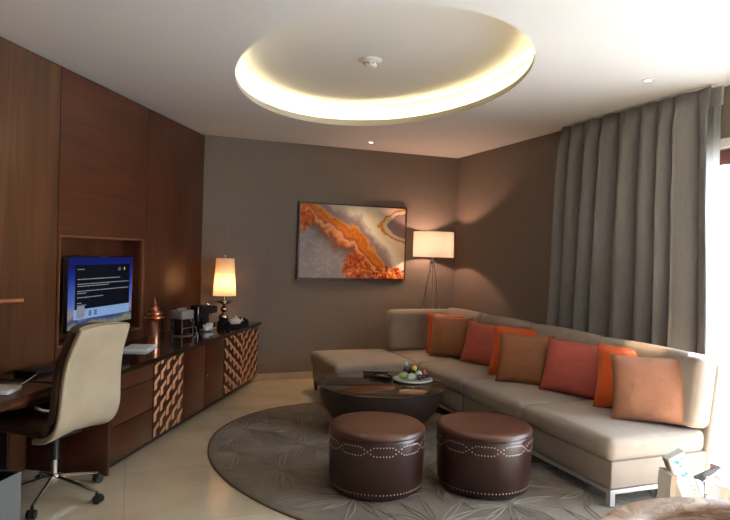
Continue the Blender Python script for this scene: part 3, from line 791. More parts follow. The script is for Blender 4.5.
t = thing('capsule_stand', 'steel capsule holder with dark front on the credenza', 'capsule holder', onto(-1.08, .27), WROT - .25)
bm = bmesh.new(); box(bm, -.085, .085, -.075, .075, .165, .245, bev=.003); finish(bm, 'steel_drawer', 'steel', t, 30)
bm = bmesh.new()
for x in (-.08, .08):
    for y in (-.07, .07): box(bm, x - .005, x + .005, y - .005, y + .005, 0, .165)
for y in (-.07, .07): box(bm, -.08, .08, y - .004, y + .004, 0, .008); box(bm, -.08, .08, y - .004, y + .004, .075, .083)
for x in (-.08, .08): box(bm, x - .004, x + .004, -.07, .07, 0, .008)
finish(bm, 'wire_frame', 'chrome', t)
bm = bmesh.new(); box(bm, -.065, .065, -.055, .06, .009, .162, bev=.004); finish(bm, 'dark_case', 'blackgloss', t, 30)
bm = bmesh.new()
for i in range(3): lathe(bm, [(0, 0), (.014, 0), (.018, .02), (0, .026)], 12, (-.05 + i * .045, 0, .2452))
finish(bm, 'capsules', 'steel', t, 50)

t = thing('folding_rack', 'folding chrome rack with crossed legs beside the steel capsule holder', 'rack', onto(-.80, .20), WROT - .35)
bm = bmesh.new()
for y in (-.06, .06):
    tube(bm, [(-.085, y, .005), (.03, y, .20)], .005, 8); tube(bm, [(.075, y, .005), (-.0, y, .15)], .005, 8)
finish(bm, 'crossed_legs', 'chrome', t, 60)
bm = bmesh.new()
for x, z in ((.03, .20), (.0425, .10), (.062, .045), (.015, .15)): tube(bm, [(x, -.065, z), (x, .065, z)], .0045, 8)
finish(bm, 'cross_bars', 'chrome', t, 60)

t = thing('coffee_machine', 'black capsule coffee machine on the credenza left of table lamp', 'coffee machine', onto(-.21, .17), WROT - .5); t.scale = (1.12, 1.3, 1.1)
bm = bmesh.new()
prism(bm, [(-.09, .0), (.05, .0), (.05, .03), (-.03, .03), (-.03, .12), (.075, .13), (.075, .185), (.05, .20), (-.09, .205)], -.055, .055, mtx=Matrix.Rotation(PI / 2, 4, 'X'))
finish(bm, 'housing', 'black', t)
bm = bmesh.new(); tube(bm, [(.055, 0, .13), (.055, 0, .105)], .008, 10); finish(bm, 'spout', 'chrome', t, 50); bm = bmesh.new(); box(bm, -.02, .06, -.012, .012, .2055, .213, bev=.002); finish(bm, 'lever', 'chrome', t, 50)
bm = bmesh.new(); box(bm, -.16, -.092, -.05, .05, 0, .20, bev=.01); finish(bm, 'water_tank', 'blackgloss', t, 40)

def cup(label, s, off, dark=False, k=1.0, name='espresso_cup', group='white cups on the credenza', base=0.0):
    t = thing(name, label, 'cup', onto(s, off) + Vector((0, 0, base)), random.uniform(0, 6), group)
    bm = bmesh.new(); lathe(bm, [(0, .004), (.03, .001), (.07 * .9, .010), (.068, .014), (.03, .008), (0, .008)], 32); finish(bm, 'saucer', 'white_gloss', t, 50)
    bm = bmesh.new(); lathe(bm, [(0, .009), (.022 * k, .009), (.033 * k, .03), (.038 * k, .062), (.035 * k, .062), (.03 * k, .03), (.018 * k, .014), (0, .013)], 32); finish(bm, 'bowl', 'white_gloss', t, 50)
    bm = bmesh.new(); tube(bm, [((.035 + .018 * math.sin(a)) * k, 0, .037 + .016 * math.cos(a)) for a in [PI * i / 8 for i in range(9)]], .004, 6, False); finish(bm, 'handle', 'white_gloss', t, 60)
cup('white espresso cup on saucer, left of the two in front of the machine', -.69, .36)
cup('white espresso cup on saucer, right of the two in front of the machine', -.52, .33)

t = thing('serving_tray', 'dark serving tray with cut-out end handle in front of the lamp', 'tray', onto(-.20, .47), WROT - .3)
bm = bmesh.new(); box(bm, -.16, .16, -.09, .09, 0, .010, bev=.002); box(bm, -.16, .16, -.098, -.09, 0, .035, bev=.002); box(bm, -.16, .16, .09, .098, 0, .035, bev=.002)
finish(bm, 'tray_floor', 'black', t, 40)
for sx_ in (-1, 1):
    bm = bmesh.new(); n = 16; hole = []; outer = []
    for i in range(n + 1):
        a = PI * i / n; outer.append((.11 * math.cos(a), .03 + .05 * math.sin(a)))
    ring_o = [(-.11, .0)] + [(x, z) for x, z in reversed(outer)] + [(.11, 0.0)]
    # ring with an oval handle slot
    m_ = 28; O, I = [], []
    for i in range(m_):
        a = 2 * PI * i / m_; dx, dz = math.cos(a), math.sin(a)
        I.append((.032 * dx, .048 + .010 * dz))
        k = min(.09 / abs(dx) if abs(dx) > 1e-6 else 9, (.048 / -dz) if dz < -1e-6 else 9)
        if dz > 0: k = min(k, 1 / math.sqrt((dx / .09) ** 2 + (dz / .038) ** 2))
        O.append((k * dx, .048 + k * dz))
    for x_ in (-.004, .004):
        pass
    vo = [[bm.verts.new((sx_ * .164 + x_, y, z)) for y, z in O] for x_ in (-.004, .004)]; vi = [[bm.verts.new((sx_ * .164 + x_, y, z)) for y, z in I] for x_ in (-.004, .004)]
    for i in range(m_):
        j = (i + 1) % m_
        for q in (0, 1): bm.faces.new((vo[q][i], vo[q][j], vi[q][j], vi[q][i]))
        bm.faces.new((vo[0][i], vo[0][j], vo[1][j], vo[1][i])); bm.faces.new((vi[0][i], vi[0][j], vi[1][j], vi[1][i]))
    finish(bm, 'end_handle', M['black'], t)
# white teapot on the tray
t = thing('teapot', 'small white teapot standing on the dark tray beside the lamp', 'teapot', onto(-.14, .48) + Vector((0, 0, .0105)), WROT - .6)
bm = bmesh.new(); lathe(bm, [(0, 0), (.035, 0), (.055, .02), (.058, .04), (.045, .065), (.028, .074), (0, .074)], 32); finish(bm, 'pot', 'white_gloss', t, 50)
bm = bmesh.new(); lathe(bm, [(0, .074), (.03, .0745), (.02, .084), (.006, .088), (.009, .097), (0, .102)], 24); finish(bm, 'lid', 'white_gloss', t, 50)
bm = bmesh.new(); tube(bm, [(.05, 0, .03), (.075, 0, .045), (.088, 0, .072)], [.012, .009, .006], 8); finish(bm, 'spout', 'white_gloss', t, 60)
bm = bmesh.new(); tube(bm, [(-.048 - .03 * math.sin(a), 0, .04 + .026 * math.cos(a)) for a in [PI * i / 8 for i in range(9)]], .004, 6, False); finish(bm, 'handle', 'white_gloss', t, 60)

# table lamp
TLP = Vector((1.0, 7.05, CT + .0006))
t = thing('table_lamp', 'lit table lamp with tapered ivory shade and mercury glass base', 'table lamp', TLP)
bm = bmesh.new(); lathe(bm, [(0, 0), (.055, 0), (.058, .012), (.03, .022), (.022, .035), (.05, .06), (.06, .085), (.05, .11), (.022, .13), (.018, .14), (.036, .155), (.042, .175), (.034, .195), (.018, .21), (.02, .225), (.07, .245), (.10, .262), (.10, .268), (.07, .262), (.02, .262), (.011, .27), (.009, .335)], 40)
finish(bm, 'base', 'mercury', t, 45)
bm = bmesh.new(); lathe(bm, [(.128, .33), (.099, .745)], 48, cap=False)
a_ = finish(bm, 'lamp_shade', 'shade2', t, 60)
bm = bmesh.new(); tube(bm, [(0, 0, .33), (0, 0, .44)], .006, 8); tube(bm, [(0, 0, .62), (0, 0, .775)], .003, 6); sphere(bm, (0, 0, .775), .009, 8)
for k in range(3): tube(bm, [(0, 0, .74), (.098 * math.cos(k * 2.094), .098 * math.sin(k * 2.094), .735)], .002, 5)
finish(bm, 'harp', 'steel', t, 60)
bm = bmesh.new(); sphere(bm, (0, 0, .47), .032, 14, (1, 1, 1.25)); finish(bm, 'bulb', 'bulb', t, 60)

# ------------------------------------------------------------------ floor lamp
FLP = Vector((3.575, 7.0, 0))
t = thing('floor_lamp', 'lit tripod floor lamp with wide drum shade behind the sofa corner', 'floor lamp', FLP)
bm = bmesh.new(); lathe(bm, [(.256, 1.53), (.254, 1.845)], 64, cap=False); finish(bm, 'drum_shade', 'shade', t, 60)
for k, a in enumerate((8, 128, 252)):
    a = math.radians(a); bm = bmesh.new()
    tube(bm, [(.022 * math.cos(a), .022 * math.sin(a), 1.47), (.26 * math.cos(a), .26 * math.sin(a), 0.005)], [.007, .007], 10); finish(bm, 'leg', 'steel', t, 60)
bm = bmesh.new(); tube(bm, [(0, 0, 1.36), (0, 0, 1.655)], .010, 12); lathe(bm, [(0, 1.44), (.034, 1.44), (.034, 1.48), (0, 1.48)], 20)
for k in range(3): tube(bm, [(0, 0, 1.63), (.254 * math.cos(k * 2.094), .254 * math.sin(k * 2.094), 1.63)], .003, 6)
finish(bm, 'stem', 'steel', t, 50)
bm = bmesh.new(); sphere(bm, (0, 0, 1.685), .03, 14, (1, 1, 1.2)); finish(bm, 'bulb', 'bulb_big', t, 60)

# ------------------------------------------------------------------ painting on the far wall
t = thing('agate_painting', 'framed abstract orange and grey agate picture on the far wall', 'painting', (1.890, D - .001, 1.221))
PW, PH = 1.428, .934
bm = bmesh.new()
for d in ((0, PW, 0, .018), (0, PW, PH - .018, PH), (0, .018, .018, PH - .018), (PW - .018, PW, .018, PH - .018)): box(bm, d[0], d[1], -.045, 0, d[2], d[3])
finish(bm, 'frame', mat('picture_frame', (.05, .018, .012), .35), t)
pm = mat('agate_canvas', (.5, .5, .5), .5, spec=.15); N, L, b = nodes(pm)
def math_(op, a, b2=None, c=None):
    n = N.new('ShaderNodeMath'); n.operation = op
    for i, v in enumerate((a, b2, c)):
        if v is None: continue
        if isinstance(v, (int, float)): n.inputs[i].default_value = v
        else: L.new(v, n.inputs[i])
    return n.outputs[0]
tc = N.new('ShaderNodeTexCoord'); sp = N.new('ShaderNodeSeparateXYZ'); L.new(tc.outputs['Object'], sp.inputs[0])
u = math_('DIVIDE', sp.outputs['X'], PW); v = math_('DIVIDE', sp.outputs['Z'], PH)
def nz(scale, det, off):
    mp = N.new('ShaderNodeMapping'); mp.inputs['Location'].default_value = (off, off * .7, off * .3); L.new(tc.outputs['Object'], mp.inputs[0])
    n = N.new('ShaderNodeTexNoise'); n.inputs['Scale'].default_value = scale; n.inputs['Detail'].default_value = det; L.new(mp.outputs[0], n.inputs['Vector'])
    return math_('SUBTRACT', n.outputs['Fac'], .5)
def ramp(x, stops, interp='LINEAR'):
    r = N.new('ShaderNodeValToRGB'); r.color_ramp.interpolation = interp; e = r.color_ramp.elements
    while len(e) < len(stops): e.new(.5)
    for q, (p_, c) in zip(e, stops): q.position = p_; q.color = (*c, 1)
    L.new(x, r.inputs[0]); return r.outputs[0]
def mixc(f, a, b2):
    n = N.new('ShaderNodeMix'); n.data_type = 'RGBA'; L.new(f, n.inputs['Factor'])
    for k, x in (('A', a), ('B', b2)):
        if isinstance(x, tuple): n.inputs[k].default_value = (*x, 1)
        else: L.new(x, n.inputs[k])
    return n.outputs['Result']
# signed distance across the diagonal band: 0.5 on the line from upper left to lower right
n1, n2, n3 = nz(3.2, 3, 3.1), nz(11, 5, 1.7), nz(34, 6, 9.2)
d = math_('ADD', math_('ADD', math_('MULTIPLY', u, .494), math_('MULTIPLY', v, .38)), .063)
# bend: band is steeper in the middle
bend = math_('MULTIPLY', math_('SINE', math_('MULTIPLY', u, 9.0)), .018)
d = math_('ADD', d, bend)
d = math_('ADD', d, math_('ADD', math_('MULTIPLY', n1, .16), math_('MULTIPLY', n2, .075)))
d = math_('ADD', d, math_('MULTIPLY', n3, .025))
OR, DK, CRM, GRY, WHT, LIL = (.62, .16, .02), (.16, .045, .03), (.72, .42, .26), (.27, .22, .24), (.74, .66, .54), (.36, .27, .30)
col = ramp(d, [(.0, (.34, .31, .31)), (.36, (.30, .27, .28)), (.41, (.17, .12, .11)), (.435, (.24, .05, .012)), (.455, (.70, .27, .12)), (.47, (.78, .40, .22)),
               (.482, (.36, .07, .01)), (.50, (.70, .19, .015)), (.52, (.50, .13, .02)), (.535, (.74, .30, .07)), (.55, GRY), (.578, LIL), (.60, (.66, .52, .42)), (.63, (.95, .88, .76)), (.70, (.88, .74, .52)),
               (.76, (.92, .84, .70)), (.84, (.80, .66, .56)), (1.0, (.85, .62, .50))])
# rough orange clump in the lower right and upper left
def blob(cx, cy, rx, ry, k=9.0):
    a = math_('POWER', math_('ABSOLUTE', math_('DIVIDE', math_('SUBTRACT', u, cx), rx)), 2.0); b2 = math_('POWER', math_('ABSOLUTE', math_('DIVIDE', math_('SUBTRACT', v, cy), ry)), 2.0)
    s = math_('ADD', math_('ADD', a, b2), math_('MULTIPLY', n2, 2.6))
    n = N.new('ShaderNodeMapRange'); n.inputs['From Min'].default_value = 1.15; n.inputs['From Max'].default_value = .75; L.new(s, n.inputs['Value']); return n.outputs[0]
rust = ramp(math_('ADD', n3, math_('ADD', .5, n2)), [(.2, (.10, .02, .015)), (.42, (.42, .07, .01)), (.58, (.62, .14, .02)), (.75, (.78, .34, .14))])
col = mixc(blob(.53, .12, .13, .24), col, rust)
col = mixc(blob(.86, .06, .20, .12), col, ramp(math_('ADD', n3, math_('ADD', .5, n2)), [(.3, (.12, .01, .01)), (.45, (.60, .09, .02)), (.6, (.80, .36, .10)), (.8, (.85, .60, .40))]))
col = mixc(blob(.03, .84, .10, .22), col, rust)
ra_ = math_('POWER', math_('ABSOLUTE', math_('DIVIDE', math_('SUBTRACT', u, 1.02), .30)), 1.5); rb_ = math_('POWER', math_('ABSOLUTE', math_('DIVIDE', math_('SUBTRACT', v, .74), .24)), 1.5)
ring = math_('ADD', math_('ADD', ra_, rb_), math_('ADD', math_('MULTIPLY', n1, .5), math_('MULTIPLY', n2, .45)))
ringc = ramp(math_('MULTIPLY', ring, .5), [(.30, (.30, .22, .21)), (.34, (.86, .74, .58)), (.43, (.80, .64, .44)), (.455, (.60, .22, .02)), (.50, (.70, .30, .05)), (.53, (.85, .70, .45))])
mr_ = N.new('ShaderNodeMapRange'); mr_.inputs['From Min'].default_value = 1.12; mr_.inputs['From Max'].default_value = 1.02; L.new(ring, mr_.inputs['Value'])
col = mixc(mr_.outputs[0], col, ringc)
# pale scratches in the grey field
wv = N.new('ShaderNodeTexNoise'); wv.inputs['Scale'].default_value = 5; wv.inputs['Detail'].default_value = 8; wv.inputs['Distortion'].default_value = 2.5; L.new(tc.outputs['Object'], wv.inputs['Vector'])
sc_ = ramp(wv.outputs['Fac'], [(.47, (0, 0, 0)), (.5, (.7, .7, .7)), (.53, (0, 0, 0))])
mk = N.new('ShaderNodeMapRange'); mk.inputs['From Min'].default_value = .40; mk.inputs['From Max'].default_value = .28; L.new(d, mk.inputs['Value'])
f = math_('MULTIPLY', sc_, mk.outputs[0]); f = math_('MULTIPLY', f, .55)
col = mixc(f, col, (.62, .60, .58))
L.new(col, b.inputs['Base Color'])
bm = bmesh.new(); box(bm, .017, PW - .017, -.038, -.01, .017, PH - .017); finish(bm, 'canvas', pm, t)

# ------------------------------------------------------------------ curtains
def pleated(name, path, z0, z1, nfold, amp, material, parent, seed=0, spread=0.0, flare=0.0, res=14, wob=.25):
    """fabric hanging from z1 to z0; path = (x, y_start, y_end); folds along y"""
    bm = bmesh.new(); x0, ya, yb = path; rnd = random.Random(seed)
    K = nfold * res; rows = 26
    ph = [0.0]; 
    wts = [rnd.uniform(.65, 1.4) for _ in range(nfold)]; tot = sum(wts); cum = [0]
    for w_ in wts: cum.append(cum[-1] + w_ / tot)
    amps = [amp * rnd.uniform(.75, 1.15) for _ in range(nfold)]
    V = []
    for i in range(K + 1):
        u = i / K; f = min(nfold - 1, int(i / res)); lu = (i - f * res) / res
        s = cum[f] + (cum[f + 1] - cum[f]) * lu
        col_ = []
        for j in range(rows + 1):
            w_ = j / rows                       # 0 top, 1 bottom
            z = z1 + (z0 - z1) * w_
            op = min(1, .35 + 2.2 * w_) if w_ < .3 else 1.0
            shape = 2 * abs(math.cos(PI * lu)) ** .62 - 1      # broad rounded ridges, tight valleys
            sh = shape
            A = amps[f] * (.55 + .45 * op)
            A *= min(1, .3 + w_ * 9)
            x = x0 - A * sh + .012 * noise.noise(Vector((s * 9 + seed, w_ * 2.2, 0)))
            y = ya + (yb - ya) * s + wob * amp * math.sin(4 * PI * lu) * .3 + .03 * w_ * noise.noise(Vector((s * 6, w_ * 1.6, seed + 5)))
            y += flare * w_ * (1 - s) - flare * 1.2 * w_ * s * s
            col_.append(bm.verts.new((x, y, z)))
        V.append(col_)
    for i in range(K):
        for j in range(rows): bm.faces.new((V[i][j], V[i + 1][j], V[i + 1][j + 1], V[i][j + 1]))
    o = finish(bm, name, material, parent, 70)
    sm = o.modifiers.new('thickness', 'SOLIDIFY'); sm.thickness = .004
    return o
t = thing('curtain', 'heavy taupe pleated curtain drawn along the right wall behind the sofa', 'curtain', (0, 0, 0))
pleated('cloth', (3.94, 5.0, 3.34), .02, H - .014, 8, .088, 'curtain', t, 3, flare=.10)
bm = bmesh.new(); box(bm, 3.925, 3.955, 3.34, 5.0, H - .012, H - .001); finish(bm, 'track', 'white', t)
t = thing('sheer_curtain', 'white sheer curtain gathered between the heavy curtain and the window', 'curtain', (0, 0, 0))
pleated('voile', (4.022, 3.56, 3.33), .02, H - .14, 5, .022, 'sheer', t, 8)
bm = bmesh.new(); box(bm, 4.012, 4.032, 3.325, 3.57, H - .14, H - .004); finish(bm, 'heading_tape', 'sheer', t)

# ------------------------------------------------------------------ office chair
hub = Vector((-.405, 4.19, 0)); chd = math.radians(90 + 51)      # heading of the sitter (ccw from +x)
t = thing('office_chair', 'cream leather swivel office chair with chrome star base at the desk', 'office chair', hub, chd)
# shell profile in local x (forward) / z, thickness outwards
def shell(bm, prof, w_fn, th, n=14, crown=.02):
    rows = []
    P = [Vector((x, 0, z)) for x, z in prof]
    for i, p_ in enumerate(P):
        d = (P[min(i + 1, len(P) - 1)] - P[max(i - 1, 0)]).normalized(); nrm = Vector((d.z, 0, -d.x))
        u = i / (len(P) - 1); w_ = w_fn(u); ring = []
        tt = th(u)
        for k in range(n * 2):
            a = 2 * PI * k / (n * 2); cy = math.copysign(abs(math.cos(a)) ** .45, math.cos(a)); cz_ = math.copysign(abs(math.sin(a)) ** .6, math.sin(a))
            off = nrm * (cz_ * tt / 2) + nrm * (crown * (cy * cy))     # wings curve forward
            ring.append(bm.verts.new(p_ + off + Vector((0, cy * w_ / 2, 0))))
        rows.append(ring)
    for a, b_ in zip(rows, rows[1:]):
        for k in range(n * 2): bm.faces.new((a[k], a[(k + 1) % (2 * n)], b_[(k + 1) % (2 * n)], b_[k]))
    bm.faces.new(rows[0]); bm.faces.new(list(reversed(rows[-1])))
def bez(p, n):
    out = []
    for i in range(n + 1):
        s = i / n; q = [Vector(x) for x in p]
        while len(q) > 1: q = [a.lerp(b_, s) for a, b_ in zip(q, q[1:])]
        out.append(tuple(q[0]))
    return out
backp = bez([(-.33, 1.085), (-.28, .95), (-.19, .82), (-.24, .62), (-.29, .45), (-.08, .45)], 26)
WF = lambda u: .41 + .09 * min(1, u / .7) ** .8
bm = bmesh.new(); shell(bm, backp, WF, lambda u: .055 if u > .03 else .04, crown=.035)
finish(bm, 'outer_shell', 'cream_leather', t, 60)
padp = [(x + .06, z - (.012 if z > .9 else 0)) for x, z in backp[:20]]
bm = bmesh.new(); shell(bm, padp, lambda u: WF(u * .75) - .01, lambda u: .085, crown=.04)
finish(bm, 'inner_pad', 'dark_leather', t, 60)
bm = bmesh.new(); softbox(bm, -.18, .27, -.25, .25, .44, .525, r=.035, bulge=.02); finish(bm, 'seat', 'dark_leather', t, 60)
bm = bmesh.new(); box(bm, -.12, .16, -.10, .10, .395, .44, bev=.01); tube(bm, [(.02, -.08, .41), (.02, -.30, .40)], .007, 8); finish(bm, 'tilt_mechanism', 'black', t, 40)
for sy_ in (-1, 1):
    bm = bmesh.new(); y = sy_ * .262
    tube(bm, [(-.20, sy_ * .20, .60), (-.17, y, .612), (-.12, y, .622)], .009, 10); a_ = finish(bm, 'arm_bracket', 'chrome', t, 60)
bm = bmesh.new(); lathe(bm, [(0, .24), (.03, .24), (.03, .40), (0, .40)], 20); finish(bm, 'gas_sleeve', 'black', t, 40)
bm = bmesh.new(); lathe(bm, [(0, .085), (.026, .085), (.034, .10), (.034, .14), (.02, .155), (.02, .26), (0, .26)], 20); finish(bm, 'column', 'chrome', t, 40)
for k in range(5):
    a = math.radians(72 * k - 33) - chd + math.radians(0); d = Vector((math.cos(a), math.sin(a), 0)); e_ = Vector((-d.y, d.x, 0))
    bm = bmesh.new(); tube(bm, [d * .025 + Vector((0, 0, .125)), d * .17 + Vector((0, 0, .098)), d * .30 + Vector((0, 0, .066))], [.016, .012, .010], 8); lg = finish(bm, 'star_leg', 'chrome', t, 60)
    bm = bmesh.new()
    for s in (-1, 1):
        c = d * .31 + e_ * s * .014; n_ = 16
        ra = [[bm.verts.new(c + e_ * q + d * .026 * math.cos(2 * PI * i / n_) + Vector((0, 0, .027 + .026 * math.sin(2 * PI * i / n_)))) for i in range(n_)] for q in (-.009, .009)]
        for i in range(n_): bm.faces.new((ra[0][i], ra[0][(i + 1) % n_], ra[1][(i + 1) % n_], ra[1][i]))
        bm.faces.new(ra[0]); bm.faces.new(list(reversed(ra[1])))
    tube(bm, [d * .30 + Vector((0, 0, .05)), d * .30 + Vector((0, 0, .07))], .01, 8)
    box(bm, -.022, .022, -.006, .006, .028, .056, bev=.004, mtx=Matrix.Translation(d * .31) @ Matrix.Rotation(a, 4, 'Z'))
    finish(bm, 'caster', 'black', lg, 50)

# ------------------------------------------------------------------ magazine rack and foreground armchair (bottom right)
def slab(name, m_, parent, c, size, yaw, pitch, roll=0, bev=.002):
    bm = bmesh.new(); sx_, sy_, sz_ = size; box(bm, -sx_ / 2, sx_ / 2, -sy_ / 2, sy_ / 2, 0, sz_, bev=bev)
    o = finish(bm, name, m_, parent, 40)
    o.matrix_local = Matrix.Translation(c) @ Matrix.Rotation(math.radians(yaw), 4, 'Z') @ Matrix.Rotation(math.radians(pitch), 4, 'X') @ Matrix.Rotation(math.radians(roll), 4, 'Y')
    return o
YW = -math.atan2(0.3549, 0.9348)
RK = Vector((2.74, 2.293, 0))
rk = thing('magazine_rack', 'white magazine rack with beige edged curved sides at the sofa end', 'magazine rack', RK, YW)
def side(xs, name, mats_, t_=.022, flip=1):
    """xs: list of (x, z) along the outer side; extruded in y with thickness t_"""
    bm = bmesh.new(); rows = []
    for i, (x, z) in enumerate(xs):
        rows.append([bm.verts.new((x + dx * flip, y, z)) for dx, y in ((0, -.11), (t_, -.11), (t_, .02), (0, .02))])
    for a, b_ in zip(rows, rows[1:]):
        for k in range(4):
            f = bm.faces.new((a[k], a[(k + 1) % 4], b_[(k + 1) % 4], b_[k])); f.material_index = 1 if k in (0,) else 0
    f = bm.faces.new(rows[0]); f = bm.faces.new(rows[-1]); f.material_index = 1
    return finish(bm, name, mats_, rk, 40)
side([(-.16, .02), (-.20, .18), (-.222, .34), (-.228, .44), (-.222, .51)], 'side_panel', ['white', 'beige_edge'], .028)
side([(.02, .02), (.045, .18), (.035, .32), (.020, .465)], 'side_panel', ['white', 'beige_edge'], .035)
side([(.22, .02), (.25, .18), (.24, .34), (.23, .49)], 'side_panel', ['white', 'beige_edge'], .03)
B('base', 'white', rk, (-.17, .24, -.11, .12, .02, .04), .004)
for x in (-.15, .2):
    for y in (-.11, .09): B('foot', 'beige_edge', rk, (x, x + .02, y, y + .02, 0, .02))
# things standing in the rack
def board(name, label, cat, m_, P, y0, th_, parent=None):
    """P: outline in the rack's own x-z plane, leaning as it stands; y0 = depth, th_ = thickness"""
    t = thing(name, label, cat, RK, YW); bm = bmesh.new()
    a = [bm.verts.new((x, y0, z)) for x, z in P]; b_ = [bm.verts.new((x, y0 + th_, z)) for x, z in P]
    n = len(P); bm.faces.new(a); bm.faces.new(list(reversed(b_)))
    for i in range(n): bm.faces.new((a[i], a[(i + 1) % n], b_[(i + 1) % n], b_[i]))
    finish(bm, 'cover', m_, t)
    return t
bk = board('brochure', 'white brochure with teal marks tilted in the magazine rack', 'brochure', 'paper', [(-.207, .566), (-.128, .612), (.035, .20), (-.045, .16)], -.04, .05)
bm = bmesh.new(); box(bm, -.001, .003, 0, 0, 0, 0)
bm.free(); bm = bmesh.new()      # page block edge on the long left side
pts = [(-.2115, .562), (-.206, .566), (-.044, .16), (-.0495, .157)]
a = [bm.verts.new((x, -.045, z)) for x, z in pts]; b_ = [bm.verts.new((x, .014, z)) for x, z in pts]
bm.faces.new(a); bm.faces.new(list(reversed(b_)))
for i in range(4): bm.faces.new((a[i], a[(i + 1) % 4], b_[(i + 1) % 4], b_[i]))
finish(bm, 'spine', 'beige_edge', bk)
bm = bmesh.new(); rnd = random.Random(5)
for (x, z, s) in ((-.165, .553, .02), (-.145, .535, .012), (-.128, .49, .02), (-.115, .50, .012), (-.14, .575, .008), (-.09, .44, .008), (-.07, .42, .007), (-.1, .545, .007)):
    n_ = 5; vs = [bm.verts.new((x + s * rnd.uniform(.5, 1) * math.cos(2 * PI * i / n_), -.0405, z + .6 * s * rnd.uniform(.5, 1) * math.sin(2 * PI * i / n_))) for i in range(n_)]; bm.faces.new(vs)
finish(bm, 'teal_print', 'teal', bk)
t = thing('grey_folder', 'grey round-cornered folder standing in the middle of the magazine rack', 'folder', RK, YW)
bm = bmesh.new(); P = [(-.055, .12)] + [(-.055 + .005, .40)] + [(-.01 + .045 * math.cos(a), .40 + .035 * math.sin(a)) for a in [PI - PI * i / 8 for i in range(1, 9)]] + [(.034, .12)]
a = [bm.verts.new((x, .06, z)) for x, z in P]; b_ = [bm.verts.new((x, .07, z)) for x, z in P]; bm.faces.new(a); bm.faces.new(list(reversed(b_)))
for i in range(len(P)): bm.faces.new((a[i], a[(i + 1) % len(P)], b_[(i + 1) % len(P)], b_[i]))
finish(bm, 'cover', 'grey', t)
board('black_folder', 'black folder sticking up at a slant behind the white box file', 'folder', 'black', [(-.02, .43), (.125, .50), (.133, .485), (.03, .405), (.13, .18), (.09, .12)], .09, .012)
bf = board('box_file', 'white box file with a dark triangle mark in the magazine rack', 'box file', 'paper', [(.070, .475), (.12, .52), (.215, .525), (.215, .10), (.10, .10)], -.10, .14)
bm = bmesh.new(); vs = [bm.verts.new((x, -.1008, z)) for x, z in ((.100, .425), (.135, .425), (.140, .470))]; bm.faces.new(vs); finish(bm, 'triangle_mark', 'grey', bf)

# armchair whose curved back rises into the lower right corner
t = thing('tub_armchair', 'tub armchair with curved striped tan top rail in the bottom right corner', 'armchair', (1.55, 1.055, .012), 0)
def arcshell(bm, r0, r1, z0, z1, a0, a1, n=48, bev=0.0, drop=0.0):
    rows = []
    for i in range(n + 1):
        u = i / n; a = math.radians(a0 + (a1 - a0) * u); e = (2 * abs(u - .5)) ** 6 * drop
        pr = []
        m_ = 14; cr, cz_, hr, hz_ = (r0 + r1) / 2, (z0 + z1) / 2, (r1 - r0) / 2, (z1 - z0) / 2
        for k in range(m_):
            q = 2 * PI * k / m_; pr.append((cr + hr * math.copysign(abs(math.cos(q)) ** .6, math.cos(q)), cz_ - e + hz_ * math.copysign(abs(math.sin(q)) ** .6, math.sin(q))))
        rows.append([bm.verts.new((r * math.cos(a), r * math.sin(a), z)) for r, z in pr])
    for a, b_ in zip(rows, rows[1:]):
        for k in range(len(a)): bm.faces.new((a[k], a[(k + 1) % len(a)], b_[(k + 1) % len(a)], b_[k]))
    bm.faces.new(rows[0]); bm.faces.new(list(reversed(rows[-1])))
bm = bmesh.new(); arcshell(bm, .36, .455, .735, .79, -20, 200, drop=.12); finish(bm, 'top_rail', 'armchair_wood', t, 60)
bm = bmesh.new(); arcshell(bm, .375, .435, .30, .74, -18, 198, drop=.0)
for v in bm.verts:
    if v.co.z > .6: v.co.z -= 0
finish(bm, 'back_shell', 'white', t, 60)
for v in bpy.data.objects[-1:] if False else []: pass
bm = bmesh.new(); softbox(bm, -.33, .33, -.36, .30, .32, .46, r=.05, bulge=.02); finish(bm, 'seat_cushion', 'white', t, 60)
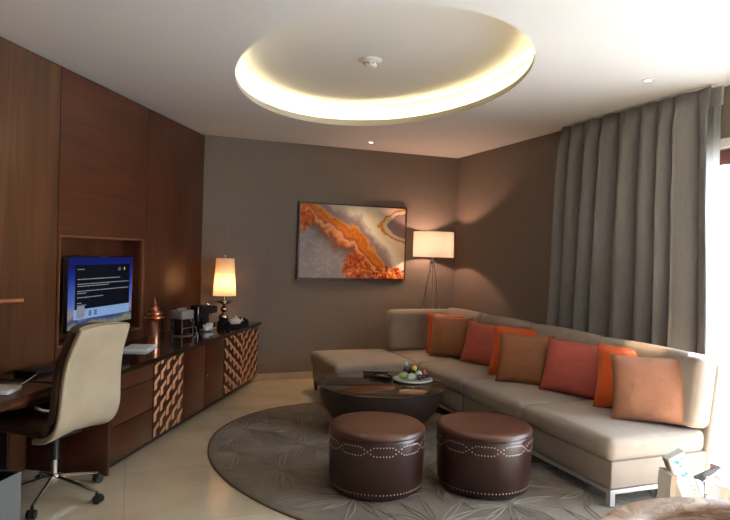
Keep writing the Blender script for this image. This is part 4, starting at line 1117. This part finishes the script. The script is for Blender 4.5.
bm = bmesh.new(); box(bm, -.30, .30, -.33, .28, .26, .32, bev=.01); finish(bm, 'seat_frame', 'wood_dark', t, 40)
for x, y in ((-.27, -.3), (.27, -.3), (-.25, .25), (.25, .25)):
    bm = bmesh.new(); lathe(bm, [(.014, 0), (.022, .27)], 12, (x, y, 0)); finish(bm, 'leg', 'wood_dark', t, 40)

# ------------------------------------------------------------------ ceiling fittings
t = thing('smoke_detector', 'white round smoke detector in the middle of the ceiling recess', 'smoke detector', (1.76, 4.63, HC - .0005))
bm = bmesh.new(); lathe(bm, [(0, 0), (.085, 0), (.087, -.012), (.075, -.026), (.062, -.03), (0, -.03)], 40); finish(bm, 'base', 'white', t, 40)
bm = bmesh.new(); lathe(bm, [(0, -.03), (.05, -.03), (.05, -.048), (.042, -.062), (.02, -.07), (0, -.07)], 32); h_ = finish(bm, 'sensor_head', 'white', t, 40)
bm = bmesh.new()
for k in range(8):
    a = 2 * PI * k / 8; box(bm, -.010, .010, -.002, .002, -.045, -.035, mtx=Matrix.Translation((.0505 * math.cos(a), .0505 * math.sin(a), 0)) @ Matrix.Rotation(a + PI / 2, 4, 'Z'))
finish(bm, 'vents', 'grey', h_)
def downlight(label, x, y, tgt=None, e=0, ang=50):
    t = thing('downlight', label, 'downlight', (x, y, H - .0005), 0, 'small recessed ceiling downlights')
    bm = bmesh.new(); lathe(bm, [(.026, 0), (.042, 0), (.042, -.004), (.026, -.006)], 24, cap=False); finish(bm, 'trim_ring', 'white', t, 40)
    bm = bmesh.new(); lathe(bm, [(0, -.002), (.026, -.002), (.026, -.004), (0, -.004)], 20); finish(bm, 'lens', 'spot_on', t)
    if e: light('SPOT', 'downlight_beam', (x, y, H - .02), e, (1.0, .70, .42), tgt or (x, y, 0), spot_size=math.radians(ang), spot_blend=.6, shadow_soft_size=.03)
downlight('small lit downlight in the ceiling near the far wall, above the painting', 2.60, 6.766, (2.75, 6.75, 0), 70, 75)
downlight('small lit downlight in the ceiling near the heavy curtain', 3.447, 3.46, (3.67, 3.50, 0.92), 330, 16)
